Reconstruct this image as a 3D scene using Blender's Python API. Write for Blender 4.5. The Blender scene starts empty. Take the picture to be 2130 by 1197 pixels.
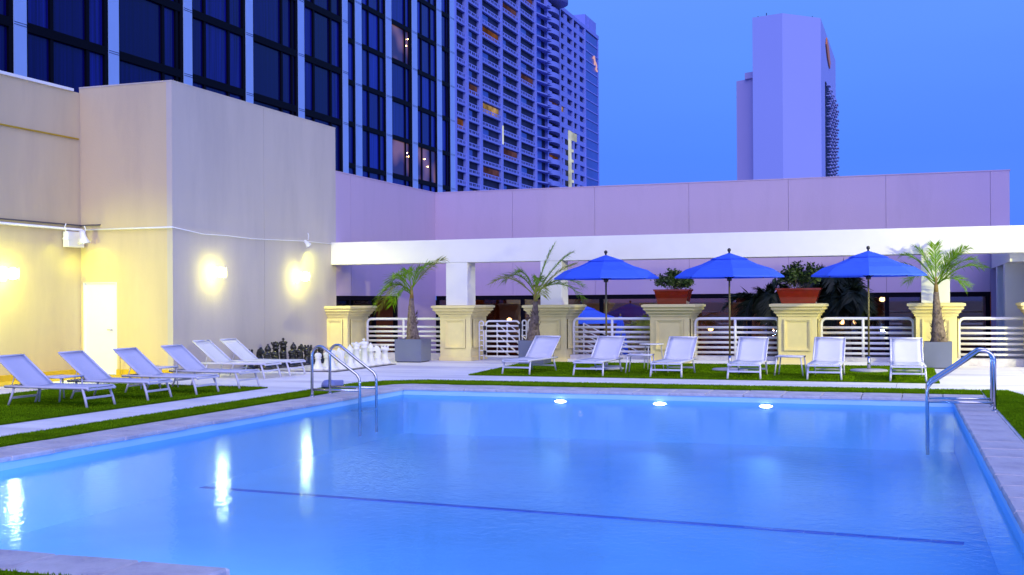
import bpy, bmesh, math, random
from mathutils import Vector, Matrix
random.seed(7)
S = bpy.context.scene
COL = S.collection
PI = math.pi

# ------------------------------------------------------------------ camera
YAW = math.radians(19.27); ROLL = 0.0065
Fw = Vector((-math.sin(YAW), math.cos(YAW), 0)); Rt = Vector((math.cos(YAW), math.sin(YAW), 0)); Up = Vector((0, 0, 1))
Rr = Rt*math.cos(ROLL) - Up*math.sin(ROLL); Ur = Up*math.cos(ROLL) + Rt*math.sin(ROLL)
cd = bpy.data.cameras.new('camera'); cam = bpy.data.objects.new('camera', cd); COL.objects.link(cam)
cam.matrix_world = Matrix(((Rr.x, Ur.x, -Fw.x, 0), (Rr.y, Ur.y, -Fw.y, 0), (Rr.z, Ur.z, -Fw.z, 1.6), (0, 0, 0, 1)))
cd.sensor_width = 36; cd.lens = 2400/2130*36; cd.shift_y = 26/2130
cd.clip_start = 0.05; cd.clip_end = 6000
S.camera = cam

# ------------------------------------------------------------------ world
W = bpy.data.worlds.new('World'); S.world = W; W.use_nodes = True
nt = W.node_tree; nt.nodes.clear()
out = nt.nodes.new('ShaderNodeOutputWorld'); bg = nt.nodes.new('ShaderNodeBackground')
tc = nt.nodes.new('ShaderNodeTexCoord'); sp = nt.nodes.new('ShaderNodeSeparateXYZ'); cr = nt.nodes.new('ShaderNodeValToRGB')
nz = nt.nodes.new('ShaderNodeTexNoise'); nz.inputs['Scale'].default_value = 1.6; nz.inputs['Detail'].default_value = 3
mp = nt.nodes.new('ShaderNodeMapping'); mp.inputs['Scale'].default_value = (1, 1, 5)
mx = nt.nodes.new('ShaderNodeMix'); mx.data_type = 'RGBA'; mx.blend_type = 'MULTIPLY'
nr = nt.nodes.new('ShaderNodeMapRange'); nr.inputs[3].default_value = 0.86; nr.inputs[4].default_value = 1.16
nt.links.new(tc.outputs['Generated'], sp.inputs[0]); nt.links.new(sp.outputs['Z'], cr.inputs[0])
nt.links.new(tc.outputs['Generated'], mp.inputs[0]); nt.links.new(mp.outputs[0], nz.inputs[0]); nt.links.new(nz.outputs[0], nr.inputs[0])
e = cr.color_ramp.elements
e[0].position = 0.0; e[0].color = (0.055, 0.20, 0.98, 1)
e[1].position = 1.0; e[1].color = (0.10, 0.25, 0.95, 1)
x = e.new(0.12); x.color = (0.060, 0.215, 1.0, 1)
x = e.new(0.28); x.color = (0.125, 0.32, 1.0, 1)
# a trace of the physical dusk sky on top of the deep blue
sky = nt.nodes.new('ShaderNodeTexSky'); sky.sky_type = 'NISHITA'; sky.sun_disc = False
sky.sun_elevation = math.radians(3); sky.sun_rotation = math.radians(200)
ad = nt.nodes.new('ShaderNodeMix'); ad.data_type = 'RGBA'; ad.blend_type = 'ADD'; ad.inputs[0].default_value = 0.01
mx.inputs[0].default_value = 1.0
nt.links.new(cr.outputs[0], mx.inputs[6]); nt.links.new(nr.outputs[0], mx.inputs[7])
nt.links.new(mx.outputs[2], ad.inputs[6]); nt.links.new(sky.outputs[0], ad.inputs[7])
nt.links.new(ad.outputs[2], bg.inputs[0]); bg.inputs[1].default_value = 1.0
nt.links.new(bg.outputs[0], out.inputs[0])

sl = bpy.data.lights.new('afterglow', 'SUN'); so = bpy.data.objects.new('afterglow', sl); COL.objects.link(so)
sl.energy = 2.15; sl.angle = math.radians(60); sl.color = (0.86, 0.74, 1.0)
sdir = Vector((0.42, -0.70, 0.62)).normalized()      # from behind the photographer
so.rotation_euler = sdir.to_track_quat('Z', 'Y').to_euler()

S.view_settings.view_transform = 'Standard'; S.view_settings.look = 'None'
S.view_settings.exposure = 0; S.view_settings.gamma = 1; S.view_settings.use_curve_mapping = False
S.render.engine = 'CYCLES'
cy = S.cycles
cy.use_denoising = True
try: cy.denoiser = 'OPENIMAGEDENOISE'
except Exception: pass
cy.max_bounces = 8; cy.diffuse_bounces = 3; cy.glossy_bounces = 4; cy.transparent_max_bounces = 24
cy.transmission_bounces = 4; cy.sample_clamp_indirect = 6; cy.caustics_reflective = False; cy.caustics_refractive = False

# ------------------------------------------------------------------ materials
def newmat(name):
    m = bpy.data.materials.new(name); m.use_nodes = True; m.node_tree.nodes.clear()
    n = m.node_tree; o = n.nodes.new('ShaderNodeOutputMaterial'); p = n.nodes.new('ShaderNodeBsdfPrincipled')
    n.links.new(p.outputs[0], o.inputs[0]); return m, n, p, o

def mat(name, col, rough=.6, metal=0, var=.08, scale=6, bump=0, bscale=60, stretch=(1,1,1), coord='Object', spec=.5,
        stain=None, sscale=.7, samt=.3, sub=0, coat=0):
    m, n, p, o = newmat(name)
    p.inputs['Roughness'].default_value = rough; p.inputs['Metallic'].default_value = metal
    p.inputs['Specular IOR Level'].default_value = spec; p.inputs['Coat Weight'].default_value = coat
    t = n.nodes.new('ShaderNodeTexCoord'); mp = n.nodes.new('ShaderNodeMapping'); mp.inputs['Scale'].default_value = stretch
    n.links.new(t.outputs[coord], mp.inputs[0])
    a = n.nodes.new('ShaderNodeTexNoise'); a.inputs['Scale'].default_value = scale; a.inputs['Detail'].default_value = 6
    n.links.new(mp.outputs[0], a.inputs[0])
    r = n.nodes.new('ShaderNodeMapRange'); r.inputs[1].default_value = .25; r.inputs[2].default_value = .75
    r.inputs[3].default_value = 1-var; r.inputs[4].default_value = 1+var
    n.links.new(a.outputs[0], r.inputs[0])
    mx = n.nodes.new('ShaderNodeMix'); mx.data_type = 'RGBA'; mx.blend_type = 'MULTIPLY'; mx.inputs[0].default_value = 1
    mx.inputs[6].default_value = (*col, 1); n.links.new(r.outputs[0], mx.inputs[7])
    last = mx.outputs[2]
    if stain:
        b = n.nodes.new('ShaderNodeTexNoise'); b.inputs['Scale'].default_value = sscale; b.inputs['Detail'].default_value = 8
        b.inputs['Roughness'].default_value = .65
        n.links.new(mp.outputs[0], b.inputs[0])
        r2 = n.nodes.new('ShaderNodeMapRange'); r2.inputs[1].default_value = .48; r2.inputs[2].default_value = .68
        r2.inputs[3].default_value = 0; r2.inputs[4].default_value = samt
        n.links.new(b.outputs[0], r2.inputs[0])
        m2 = n.nodes.new('ShaderNodeMix'); m2.data_type = 'RGBA'; m2.inputs[7].default_value = (*stain, 1)
        n.links.new(r2.outputs[0], m2.inputs[0]); n.links.new(last, m2.inputs[6]); last = m2.outputs[2]
    n.links.new(last, p.inputs['Base Color'])
    if sub:
        tr = n.nodes.new('ShaderNodeBsdfTranslucent'); n.links.new(last, tr.inputs[0])
        ms = n.nodes.new('ShaderNodeMixShader'); ms.inputs[0].default_value = sub
        n.links.new(p.outputs[0], ms.inputs[1]); n.links.new(tr.outputs[0], ms.inputs[2]); n.links.new(ms.outputs[0], o.inputs[0])
    if bump:
        b = n.nodes.new('ShaderNodeTexNoise'); b.inputs['Scale'].default_value = bscale; b.inputs['Detail'].default_value = 4
        n.links.new(mp.outputs[0], b.inputs[0])
        bp = n.nodes.new('ShaderNodeBump'); bp.inputs['Strength'].default_value = bump; bp.inputs['Distance'].default_value = .01
        n.links.new(b.outputs[0], bp.inputs['Height']); n.links.new(bp.outputs[0], p.inputs['Normal'])
    return m

def emit(name, col, s, noise=0, nscale=1.5):
    m = bpy.data.materials.new(name); m.use_nodes = True; n = m.node_tree; n.nodes.clear()
    o = n.nodes.new('ShaderNodeOutputMaterial'); e = n.nodes.new('ShaderNodeEmission')
    e.inputs[0].default_value = (*col, 1); e.inputs[1].default_value = s; n.links.new(e.outputs[0], o.inputs[0])
    if noise:
        t = n.nodes.new('ShaderNodeTexCoord'); a = n.nodes.new('ShaderNodeTexNoise'); a.inputs['Scale'].default_value = nscale
        a.inputs['Detail'].default_value = 5
        n.links.new(t.outputs['Object'], a.inputs[0]); r = n.nodes.new('ShaderNodeMapRange')
        r.inputs[1].default_value = .35; r.inputs[2].default_value = .7; r.inputs[3].default_value = s*(1-noise); r.inputs[4].default_value = s*(1+noise)
        n.links.new(a.outputs[0], r.inputs[0]); n.links.new(r.outputs[0], e.inputs[1])
    return m

M = {}
M['stucco'] = mat('stucco_beige', (.55, .49, .45), .9, var=.05, scale=1.2, bump=.5, bscale=90, stain=(.40, .36, .35), sscale=1.1, samt=.35, stretch=(1, 1, .22))
M['stucco_lit_yellow'] = mat('stucco_lit_yellow', (.62, .50, .33), .9, var=.05, scale=1.2, bump=.5, bscale=90, stain=(.46, .36, .27), sscale=1.1, samt=.35, stretch=(1, 1, .22))  # same block's stucco on the lit walls, lamp yellow put into the colour
M['stucco_rose'] = mat('stucco_rose', (.50, .385, .585), .9, var=.03, scale=1.0, bump=.5, bscale=90, stain=(.36, .29, .44), sscale=1.0, samt=.35, stretch=(1, 1, .2))
M['white'] = mat('white_paint', (.80, .79, .78), .55, var=.02, scale=3, bump=.15, bscale=40, stain=(.68, .67, .66), sscale=.5, samt=.25)
M['whitemetal'] = mat('white_powder_coat', (.86, .86, .88), .35, var=.02)
M['lounger'] = mat('lounger_frame', (.62, .62, .76), .35, var=.03)
M['sling'] = mat('sling_fabric', (.66, .66, .80), .8, var=.04, scale=2, bump=.4, bscale=400, sub=.15)
M['sling_white'] = mat('sling_fabric_white', (.80, .80, .80), .8, var=.03, scale=2, bump=.4, bscale=400, sub=.15)
M['pier'] = mat('pier_stone_paint', (.92, .79, .35), .8, var=.05, scale=4, bump=.3, bscale=70, stain=(.5, .42, .3), sscale=1.2, samt=.2)
M['coping'] = mat('travertine', (.58, .54, .56), .65, var=.2, scale=5, bump=.9, bscale=25, stain=(.30, .26, .32), sscale=2.6, samt=.75)
M['deck'] = mat('deck_coating', (.80, .78, .80), .6, var=.10, scale=1.3, bump=.3, bscale=35, stain=(.46, .43, .55), sscale=.8, samt=.7, stretch=(.25, 1.2, 1))
M['kerbmarble'] = mat('kerb_marble', (.62, .60, .64), .5, var=.1, scale=5, stain=(.32, .31, .38), sscale=3, samt=.9)
M['ochre'] = mat('ochre_paint', (.62, .42, .02), .7, var=.1, scale=5)
M['joint'] = mat('dark_joint', (.10, .09, .11), .9)
M['steel'] = mat('stainless_steel', (.62, .62, .66), .16, metal=1, var=.05, scale=3)
M['planter'] = mat('planter_grey', (.15, .17, .26), .6, var=.05, scale=3, bump=.1)
M['soil'] = mat('potting_soil', (.03, .02, .015), .95, var=.4, scale=20, bump=1, bscale=60)
M['redglaze'] = mat('red_glazed_clay', (.17, .012, .004), .12, var=.15, scale=6, coat=.6)
M['umbrella'] = mat('blue_canopy_cloth', (.05, .15, .95), .75, var=.03, scale=4, bump=.3, bscale=300, sub=.3)
M['brass'] = mat('umbrella_pole_wood', (.16, .13, .04), .4, var=.15, scale=8)
M['rose_core'] = mat('rose_core', (.2, .16, .26), .9)
M['dark'] = mat('black_metal', (.012, .012, .016), .4)
M['rubber'] = mat('dark_rubber', (.02, .02, .025), .7)
M['granite'] = mat('umbrella_base_stone', (.42, .42, .50), .6, var=.15, scale=15)
M['trunk'] = mat('palm_bark', (.20, .15, .12), .9, var=.45, scale=22, bump=1.0, bscale=45, stain=(.05, .035, .03), sscale=14, samt=.85)
M['crownshaft'] = mat('palm_crownshaft', (.25, .20, .04), .5, var=.2, scale=8, stain=(.35, .10, .02), sscale=3, samt=.6)
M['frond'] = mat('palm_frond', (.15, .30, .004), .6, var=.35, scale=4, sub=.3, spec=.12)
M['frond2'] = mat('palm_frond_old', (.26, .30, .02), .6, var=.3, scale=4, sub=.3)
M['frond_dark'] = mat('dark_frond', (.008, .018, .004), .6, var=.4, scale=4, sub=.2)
M['leaf'] = mat('shrub_leaf', (.045, .09, .02), .5, var=.5, scale=9, sub=.25)
M['leaf_pale'] = mat('shrub_leaf_pale', (.12, .16, .06), .5, var=.4, scale=9, sub=.25)
M['twig'] = mat('twig', (.10, .08, .07), .9)
M['chess_white'] = mat('white_chess_plastic', (.82, .82, .80), .35, var=.02)
M['chess_black'] = mat('black_chess_plastic', (.012, .013, .012), .25, var=.1)
M['tile_light'] = mat('board_light', (.66, .64, .60), .6, var=.05)
M['tile_grey'] = mat('board_grey', (.50, .49, .46), .6, var=.05)
M['turf'] = mat('turf_base', (.075, .15, .003), 1, spec=0, var=.35, scale=9, bump=1, bscale=120)
M['blade'] = mat('turf_blade', (.14, .28, .004), .9, spec=.03, var=.35, scale=2.5, sub=.2)
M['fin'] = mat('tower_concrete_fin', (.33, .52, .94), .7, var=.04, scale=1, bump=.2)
M['blackframe'] = mat('black_window_frame', (.002, .002, .008), .6, spec=.08)
M['wood'] = mat('interior_wood', (.42, .17, .04), .5, var=.25, scale=3, stretch=(1, 1, .2))
M['wooddark'] = mat('interior_dark_wood', (.10, .03, .012), .5, var=.3, scale=3)
M['interior'] = mat('interior_wall', (.30, .12, .06), .8, var=.1)
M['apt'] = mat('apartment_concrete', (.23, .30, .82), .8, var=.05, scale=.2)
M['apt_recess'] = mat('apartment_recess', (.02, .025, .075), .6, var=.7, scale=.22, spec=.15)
M['apt_glass'] = mat('apartment_blue_glass', (.035, .08, .46), .3, var=.2, scale=.1)
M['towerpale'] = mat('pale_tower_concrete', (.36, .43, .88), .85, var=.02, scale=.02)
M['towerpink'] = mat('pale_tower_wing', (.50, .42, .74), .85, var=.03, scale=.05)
M['aqua'] = mat('pool_plaster', (.43, .74, 1.0), .6, var=.05, scale=1.5)
M['lineblue'] = mat('pool_line_tile', (.06, .15, .62), .5)
M['podium'] = mat('terrace_concrete', (.20, .18, .18), .8, var=.15, scale=1.5)
M['door'] = mat('white_door', (.72, .74, .96), .3, var=.01)
M['plasticblue'] = mat('blue_grey_plastic', (.18, .22, .50), .4)
M['lamp_warm'] = emit('lamp_glass_warm', (1, .98, .2), 85)
M['lamp_flood'] = emit('flood_bulb', (1, .95, .5), 9)
M['lamp_int'] = emit('interior_lamp', (1, .55, .18), 30)
M['lamp_pool'] = emit('pool_light_lens', (1, .80, .55), 26)
M['win_warm'] = emit('lit_balcony_orange', (1, .35, .14), .11, .6, .35)
M['win_dim'] = emit('lit_balcony_dim', (.50, .22, .30), .13, .6, .3)
M['win_yel'] = emit('lit_balcony_yellow', (1, .6, .25), .32, .7, .4)
M['win_white'] = emit('lit_stair_shaft', (.8, .85, .85), .65, .4, .2)
M['win_room'] = emit('lit_hotel_room', (.50, .30, .30), .16, .85, 1.1)
def room_mat():
    m, n, p, o = newmat('hotel_room_glass')
    p.inputs['Base Color'].default_value = (.006, .012, .12, 1); p.inputs['Roughness'].default_value = .12; p.inputs['Specular IOR Level'].default_value = .3
    t = n.nodes.new('ShaderNodeTexCoord'); a = n.nodes.new('ShaderNodeTexNoise'); a.inputs['Scale'].default_value = .55; a.inputs['Detail'].default_value = 0
    r = n.nodes.new('ShaderNodeMapRange'); r.inputs[1].default_value = .38; r.inputs[2].default_value = .72; r.inputs[3].default_value = .02; r.inputs[4].default_value = .22
    n.links.new(t.outputs['Object'], a.inputs[0]); n.links.new(a.outputs[0], r.inputs[0]); p.inputs['Emission Color'].default_value = (.75, .38, .36, 1)
    n.links.new(r.outputs[0], p.inputs['Emission Strength']); return m
M['win_room'] = room_mat()
M['sign_pink'] = emit('lit_sign_letters', (.9, .50, .55), .8)
M['sign_orange'] = mat('orange_emblem', (.80, .25, .06), .5)

def glass_mat(name, base, rough, tint=.0, rf=1.0, fold=.35, fscale=3.5):
    m, n, p, o = newmat(name)
    t = n.nodes.new('ShaderNodeTexCoord'); mp = n.nodes.new('ShaderNodeMapping'); mp.inputs['Scale'].default_value = (fscale, fscale, .08)
    a = n.nodes.new('ShaderNodeTexNoise'); a.inputs['Scale'].default_value = 2; a.inputs['Detail'].default_value = 3
    n.links.new(t.outputs['Object'], mp.inputs[0]); n.links.new(mp.outputs[0], a.inputs[0])
    r = n.nodes.new('ShaderNodeMapRange'); r.inputs[1].default_value = .3; r.inputs[2].default_value = .7
    r.inputs[3].default_value = 1-fold; r.inputs[4].default_value = 1+fold; n.links.new(a.outputs[0], r.inputs[0])
    mx = n.nodes.new('ShaderNodeMix'); mx.data_type = 'RGBA'; mx.blend_type = 'MULTIPLY'; mx.inputs[0].default_value = 1
    mx.inputs[6].default_value = (*base, 1); n.links.new(r.outputs[0], mx.inputs[7]); n.links.new(mx.outputs[2], p.inputs['Base Color'])
    p.inputs['Roughness'].default_value = rough; p.inputs['IOR'].default_value = 1.45; p.inputs['Specular IOR Level'].default_value = .5*rf
    return m
PANES = [glass_mat('tower_glass_a', (.002, .002, .09), .12, rf=.5), glass_mat('tower_glass_b', (.003, .004, .12), .12, fold=.5, rf=.5),
         glass_mat('tower_glass_c', (.005, .007, .17), .14, fold=.6, rf=.5), glass_mat('tower_glass_d', (.0015, .0015, .07), .1, fold=.2, rf=.5)]
PANES2 = [glass_mat('wing_glass_a', (.006, .012, .24), .1, rf=.6), glass_mat('wing_glass_b', (.010, .022, .33), .10, fold=.4, rf=.6),
          glass_mat('wing_glass_c', (.005, .009, .18), .10, rf=.6), glass_mat('wing_glass_d', (.012, .025, .22), .1, rf=.6)]

def clear_glass(name, tint, ior=1.5, rough=.02):
    m = bpy.data.materials.new(name); m.use_nodes = True; n = m.node_tree; n.nodes.clear()
    o = n.nodes.new('ShaderNodeOutputMaterial'); tr = n.nodes.new('ShaderNodeBsdfTransparent'); gl = n.nodes.new('ShaderNodeBsdfGlossy')
    fr = n.nodes.new('ShaderNodeFresnel'); ms = n.nodes.new('ShaderNodeMixShader')
    tr.inputs[0].default_value = (*tint, 1); gl.inputs['Roughness'].default_value = rough; fr.inputs[0].default_value = ior
    ad = n.nodes.new('ShaderNodeMath'); ad.operation = 'ADD'; ad.inputs[1].default_value = .06
    n.links.new(fr.outputs[0], ad.inputs[0]); n.links.new(ad.outputs[0], ms.inputs[0]); n.links.new(tr.outputs[0], ms.inputs[1]); n.links.new(gl.outputs[0], ms.inputs[2])
    n.links.new(ms.outputs[0], o.inputs[0]); return m
M['glass'] = clear_glass('restaurant_glass', (.50, .46, .50), 1.9)

def water_mat():
    m = bpy.data.materials.new('pool_water'); m.use_nodes = True; n = m.node_tree; n.nodes.clear()
    o = n.nodes.new('ShaderNodeOutputMaterial'); tr = n.nodes.new('ShaderNodeBsdfTransparent'); gl = n.nodes.new('ShaderNodeBsdfGlossy')
    fr = n.nodes.new('ShaderNodeFresnel'); ms = n.nodes.new('ShaderNodeMixShader')
    tr.inputs[0].default_value = (.66, .90, 1, 1); gl.inputs[0].default_value = (.52, .72, 1, 1)
    gl.inputs['Roughness'].default_value = .085; fr.inputs[0].default_value = 1.33
    t = n.nodes.new('ShaderNodeTexCoord'); a = n.nodes.new('ShaderNodeTexNoise'); a.inputs['Scale'].default_value = 13; a.inputs['Detail'].default_value = 2
    n.links.new(t.outputs['Object'], a.inputs[0])
    bp = n.nodes.new('ShaderNodeBump'); bp.inputs['Strength'].default_value = .20; bp.inputs['Distance'].default_value = .012
    n.links.new(a.outputs[0], bp.inputs['Height']); n.links.new(bp.outputs[0], gl.inputs['Normal'])
    mu = n.nodes.new('ShaderNodeMath'); mu.operation = 'MULTIPLY'; mu.inputs[1].default_value = .68
    n.links.new(fr.outputs[0], mu.inputs[0]); n.links.new(mu.outputs[0], ms.inputs[0])
    n.links.new(tr.outputs[0], ms.inputs[1]); n.links.new(gl.outputs[0], ms.inputs[2]); n.links.new(ms.outputs[0], o.inputs[0])
    return m
M['water'] = water_mat()

# ------------------------------------------------------------------ helpers
class MB:
    def __init__(s): s.v = []; s.f = []; s.m = []; s.smooth = []
    def add(s, vs, fs, mi=0, sm=False):
        b = len(s.v); s.v += [tuple(v) for v in vs]
        for f in fs: s.f.append(tuple(b+i for i in f)); s.m.append(mi); s.smooth.append(sm)
        return s
    def box(s, x0, x1, y0, y1, z0, z1, mi=0, rot=None):
        vs = [(x0,y0,z0),(x1,y0,z0),(x1,y1,z0),(x0,y1,z0),(x0,y0,z1),(x1,y0,z1),(x1,y1,z1),(x0,y1,z1)]
        if rot: vs = [rot @ Vector(v) for v in vs]
        return s.add(vs, [(0,3,2,1),(4,5,6,7),(0,1,5,4),(1,2,6,5),(2,3,7,6),(3,0,4,7)], mi)
    def frustum(s, cx, cy, z0, z1, a0, b0, a1, b1, mi=0):
        vs = [(cx-a0,cy-b0,z0),(cx+a0,cy-b0,z0),(cx+a0,cy+b0,z0),(cx-a0,cy+b0,z0),(cx-a1,cy-b1,z1),(cx+a1,cy-b1,z1),(cx+a1,cy+b1,z1),(cx-a1,cy+b1,z1)]
        return s.add(vs, [(0,3,2,1),(4,5,6,7),(0,1,5,4),(1,2,6,5),(2,3,7,6),(3,0,4,7)], mi)
    def tube(s, pts, r, n=8, mi=0, cap=True, radii=None):
        pts = [Vector(p) for p in pts]; vs = []; N = len(pts)
        t0 = (pts[1]-pts[0]).normalized()
        ref = Vector((0,0,1)) if abs(t0.z) < .9 else Vector((1,0,0))
        u = t0.cross(ref).normalized()
        for i, p in enumerate(pts):
            a = (pts[i]-pts[i-1]).normalized() if i else t0
            b = (pts[i+1]-pts[i]).normalized() if i < N-1 else a
            t = (a+b).normalized() if (a+b).length > 1e-6 else a
            u = (u - t*u.dot(t)).normalized(); w = t.cross(u)
            k = 1/max(.5, t.dot(b)); rr = (radii[i] if radii else r)
            for j in range(n):
                g = 2*PI*j/n; vs.append(p + (u*math.cos(g)+w*math.sin(g))*rr*(k if 0 < i < N-1 else 1))
        fs = [(i*n+j, i*n+(j+1)%n, (i+1)*n+(j+1)%n, (i+1)*n+j) for i in range(N-1) for j in range(n)]
        s.add(vs, fs, mi, True)
        if cap:
            b = len(s.v)-len(vs)
            s.f.append(tuple(b+j for j in reversed(range(n)))); s.m.append(mi); s.smooth.append(False)
            s.f.append(tuple(b+(N-1)*n+j for j in range(n))); s.m.append(mi); s.smooth.append(False)
        return s
    def lathe(s, prof, n=20, cx=0, cy=0, mi=0, sm=True, z=0):
        vs = []
        for r, h in prof:
            for j in range(n):
                g = 2*PI*j/n; vs.append((cx+r*math.cos(g), cy+r*math.sin(g), z+h))
        fs = [(i*n+j, i*n+(j+1)%n, (i+1)*n+(j+1)%n, (i+1)*n+j) for i in range(len(prof)-1) for j in range(n)]
        b = len(s.v); s.add(vs, fs, mi, sm)
        s.f.append(tuple(b+j for j in reversed(range(n)))); s.m.append(mi); s.smooth.append(False)
        k = (len(prof)-1)*n; s.f.append(tuple(b+k+j for j in range(n))); s.m.append(mi); s.smooth.append(False)
        return s
    def mesh(s, name, mats):
        me = bpy.data.meshes.new(name); me.from_pydata(s.v, [], s.f)
        for m in (mats if isinstance(mats, (list, tuple)) else [mats]): me.materials.append(m)
        me.polygons.foreach_set('material_index', s.m); me.polygons.foreach_set('use_smooth', s.smooth); me.update()
        return me
    def build(s, name, mats, parent=None, bevel=0, loc=None):
        o = bpy.data.objects.new(name, s.mesh(name, mats)); COL.objects.link(o)
        if parent: o.parent = parent
        if loc: o.location = loc
        if bevel:
            b = o.modifiers.new('edge', 'BEVEL'); b.width = bevel; b.segments = 2; b.limit_method = 'ANGLE'
        return o

def tag(o, label=None, cat=None, group=None, kind=None):
    if label: o['label'] = label
    if cat: o['category'] = cat
    if group: o['group'] = group
    if kind: o['kind'] = kind
    return o
def thing(name, label, cat, loc=(0,0,0), rz=0, group=None):
    o = bpy.data.objects.new(name, None); COL.objects.link(o); o.location = loc; o.rotation_euler = (0,0,rz)
    o.empty_display_size = .2
    return tag(o, label, cat, group)
def inst(name, mesh, parent=None, loc=(0,0,0), rot=(0,0,0), sc=None):
    o = bpy.data.objects.new(name, mesh); COL.objects.link(o); o.location = loc; o.rotation_euler = rot
    if sc: o.scale = sc
    if parent: o.parent = parent
    return o
def dup(root, loc, rz, label, group=None):
    r = root.copy(); COL.objects.link(r); r.location = loc; r.rotation_euler = (0,0,rz); r['label'] = label
    if group: r['group'] = group
    for ch in list(root.children):
        c = ch.copy(); COL.objects.link(c); c.parent = r
        for g in list(ch.children):
            d = g.copy(); COL.objects.link(d); d.parent = c
    return r
def arc(c, r, a0, a1, n, ax='xz'):
    res = []
    for i in range(n+1):
        a = a0+(a1-a0)*i/n; p = [c[0], c[1], c[2]]
        if ax == 'xz': p[0] += r*math.cos(a); p[2] += r*math.sin(a)
        else: p[1] += r*math.cos(a); p[2] += r*math.sin(a)
        res.append(tuple(p))
    return res

# ------------------------------------------------------------------ ground, deck, pool
ZW = -.12                                   # water level
PX0, PX1, PY0, PY1 = -8.87, .56, 5.95, 19.3
NX = -3.88; NY = 1.2
ground = MB().add([(-1500,-800,-1.2),(1500,-800,-1.2),(1500,2500,-1.2),(-1500,2500,-1.2)], [(0,1,2,3)])
ob = ground.build('ground', M['podium']); ob['kind'] = 'structure'
# cut-out is under the pool: pool basin goes only to -.95, above the ground sheet
dk = MB()
CW = dict(l=.66, r=.47, f=.84, n=.46)
dkr = bpy.data.objects.new('deck', None); COL.objects.link(dkr); dkr['kind'] = 'structure'
def slab(x0, x1, y0, y1, p=2.45):
    dk.box(x0, x1, y0, y1, -.30, -.012)
    nx = max(1, round((x1-x0)/p)); ny = max(1, round((y1-y0)/p)); g = .005
    for i in range(nx):
        for j in range(ny):
            a, b = x0+(x1-x0)*i/nx, x0+(x1-x0)*(i+1)/nx; c, d = y0+(y1-y0)*j/ny, y0+(y1-y0)*(j+1)/ny
            MB().box(a+g, b-g, c+g, d-g, -.0118, random.uniform(-.0012, .0)).build('deck_panel', M['deck'], dkr)
slab(-17.6, PX0-CW['l'], PY0-CW['n'], PY1+CW['f'])
slab(-17.6, NX-CW['n'], -6, PY0-CW['n'])
slab(-17.6, 12, PY1+CW['f'], 29.2)
slab(PX1+CW['r'], 12, -6, PY1+CW['f'])
slab(NX-CW['n'], PX1+CW['r'], -6, NY-.45)
dob = dk.build('deck_bed', M['rose_core'], dkr)

bs = MB()
zf = -.82
def wallq(x0,y0,x1,y1): bs.add([(x0,y0,-.034),(x1,y1,-.034),(x1,y1,zf),(x0,y0,zf)], [(0,1,2,3)])
wallq(PX0,PY0,PX0,PY1); wallq(PX0,PY1,PX1,PY1); wallq(PX1,PY1,PX1,NY); wallq(PX1,NY,NX,NY); wallq(NX,NY,NX,PY0); wallq(NX,PY0,PX0,PY0)
bs.add([(PX0,PY0,zf),(NX,PY0,zf),(PX1,PY0,zf),(PX1,PY1,zf),(PX0,PY1,zf)], [(0,1,2,3,4)])
bs.add([(NX,NY,zf),(PX1,NY,zf),(PX1,PY0,zf),(NX,PY0,zf)], [(0,1,2,3)])
bo = bs.build('pool_basin', M['aqua']); bo['kind'] = 'structure'
# rim bed under the coping stones
rb = MB()
rb.box(PX0-CW['l']+.002, PX0-.03, PY0-CW['n']+.002, PY1+CW['f']-.002, -.30, -.037)
rb.box(PX0-.03, PX1+CW['r']-.002, PY1+.03, PY1+CW['f']-.002, -.30, -.038)
rb.box(PX1+.03, PX1+CW['r']-.002, NY-.45, PY1+.03, -.30, -.037)
rb.box(PX0-.03, NX-.03, PY0-CW['n']+.002, PY0-.03, -.30, -.038)
rb.box(NX-CW['n']+.002, NX-.031, NY-.45, PY0-CW['n'], -.30, -.037)
rb.box(NX-.03, PX1+.03, NY-.45, NY-.03, -.30, -.038)
ro = rb.build('pool_rim', M['joint']); ro['kind'] = 'structure'
# coping: single stones
def stone_mesh(k, lx, ly):
    r = random.Random(k*13+int(lx*100)+int(ly*1000)); m = MB(); n = 5; b = .012
    j = lambda a=.006: r.uniform(-a, a)
    xs = [-lx/2, -lx/2+b, 0, lx/2-b, lx/2]; ys = [-ly/2, -ly/2+b, 0, ly/2-b, ly/2]
    vs = []
    for iy, y in enumerate(ys):
        for ix, xx in enumerate(xs):
            e = ix in (0, 4) or iy in (0, 4)
            vs.append((xx+(j() if e else 0), y+(j() if e else 0), (-.016 if e else 0)+j(.003)))
    fs = [(iy*5+ix, iy*5+ix+1, (iy+1)*5+ix+1, (iy+1)*5+ix) for iy in range(4) for ix in range(4)]
    ring = [0,1,2,3,4,9,14,19,24,23,22,21,20,15,10,5]
    for q in ring: v = vs[q]; vs.append((v[0], v[1], -.046))
    for a in range(16): fs.append((ring[a], 25+a, 25+(a+1)%16, ring[(a+1)%16]))
    m.add(vs, fs); return m.mesh('coping_stone', M['coping'])
cop = thing('pool_coping', 'band of pale mauve travertine coping stones round the pool edge', 'pool coping'); cop['kind'] = 'structure'
def run(x0, x1, y0, y1, along, pitch):
    L = (x1-x0) if along == 'x' else (y1-y0); n = max(1, round(L/pitch)); p = L/n; g = .008
    ms = [stone_mesh(k, (p-g if along == 'x' else x1-x0-g), (y1-y0-g if along == 'x' else p-g)) for k in range(3)]
    for i in range(n):
        c = ((x0+(i+.5)*p, (y0+y1)/2) if along == 'x' else ((x0+x1)/2, y0+(i+.5)*p))
        inst('coping_stone', random.choice(ms), cop, (c[0], c[1], .012+random.uniform(-.002, .003)), (0, 0, random.choice((0, PI)) if True else 0))
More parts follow.
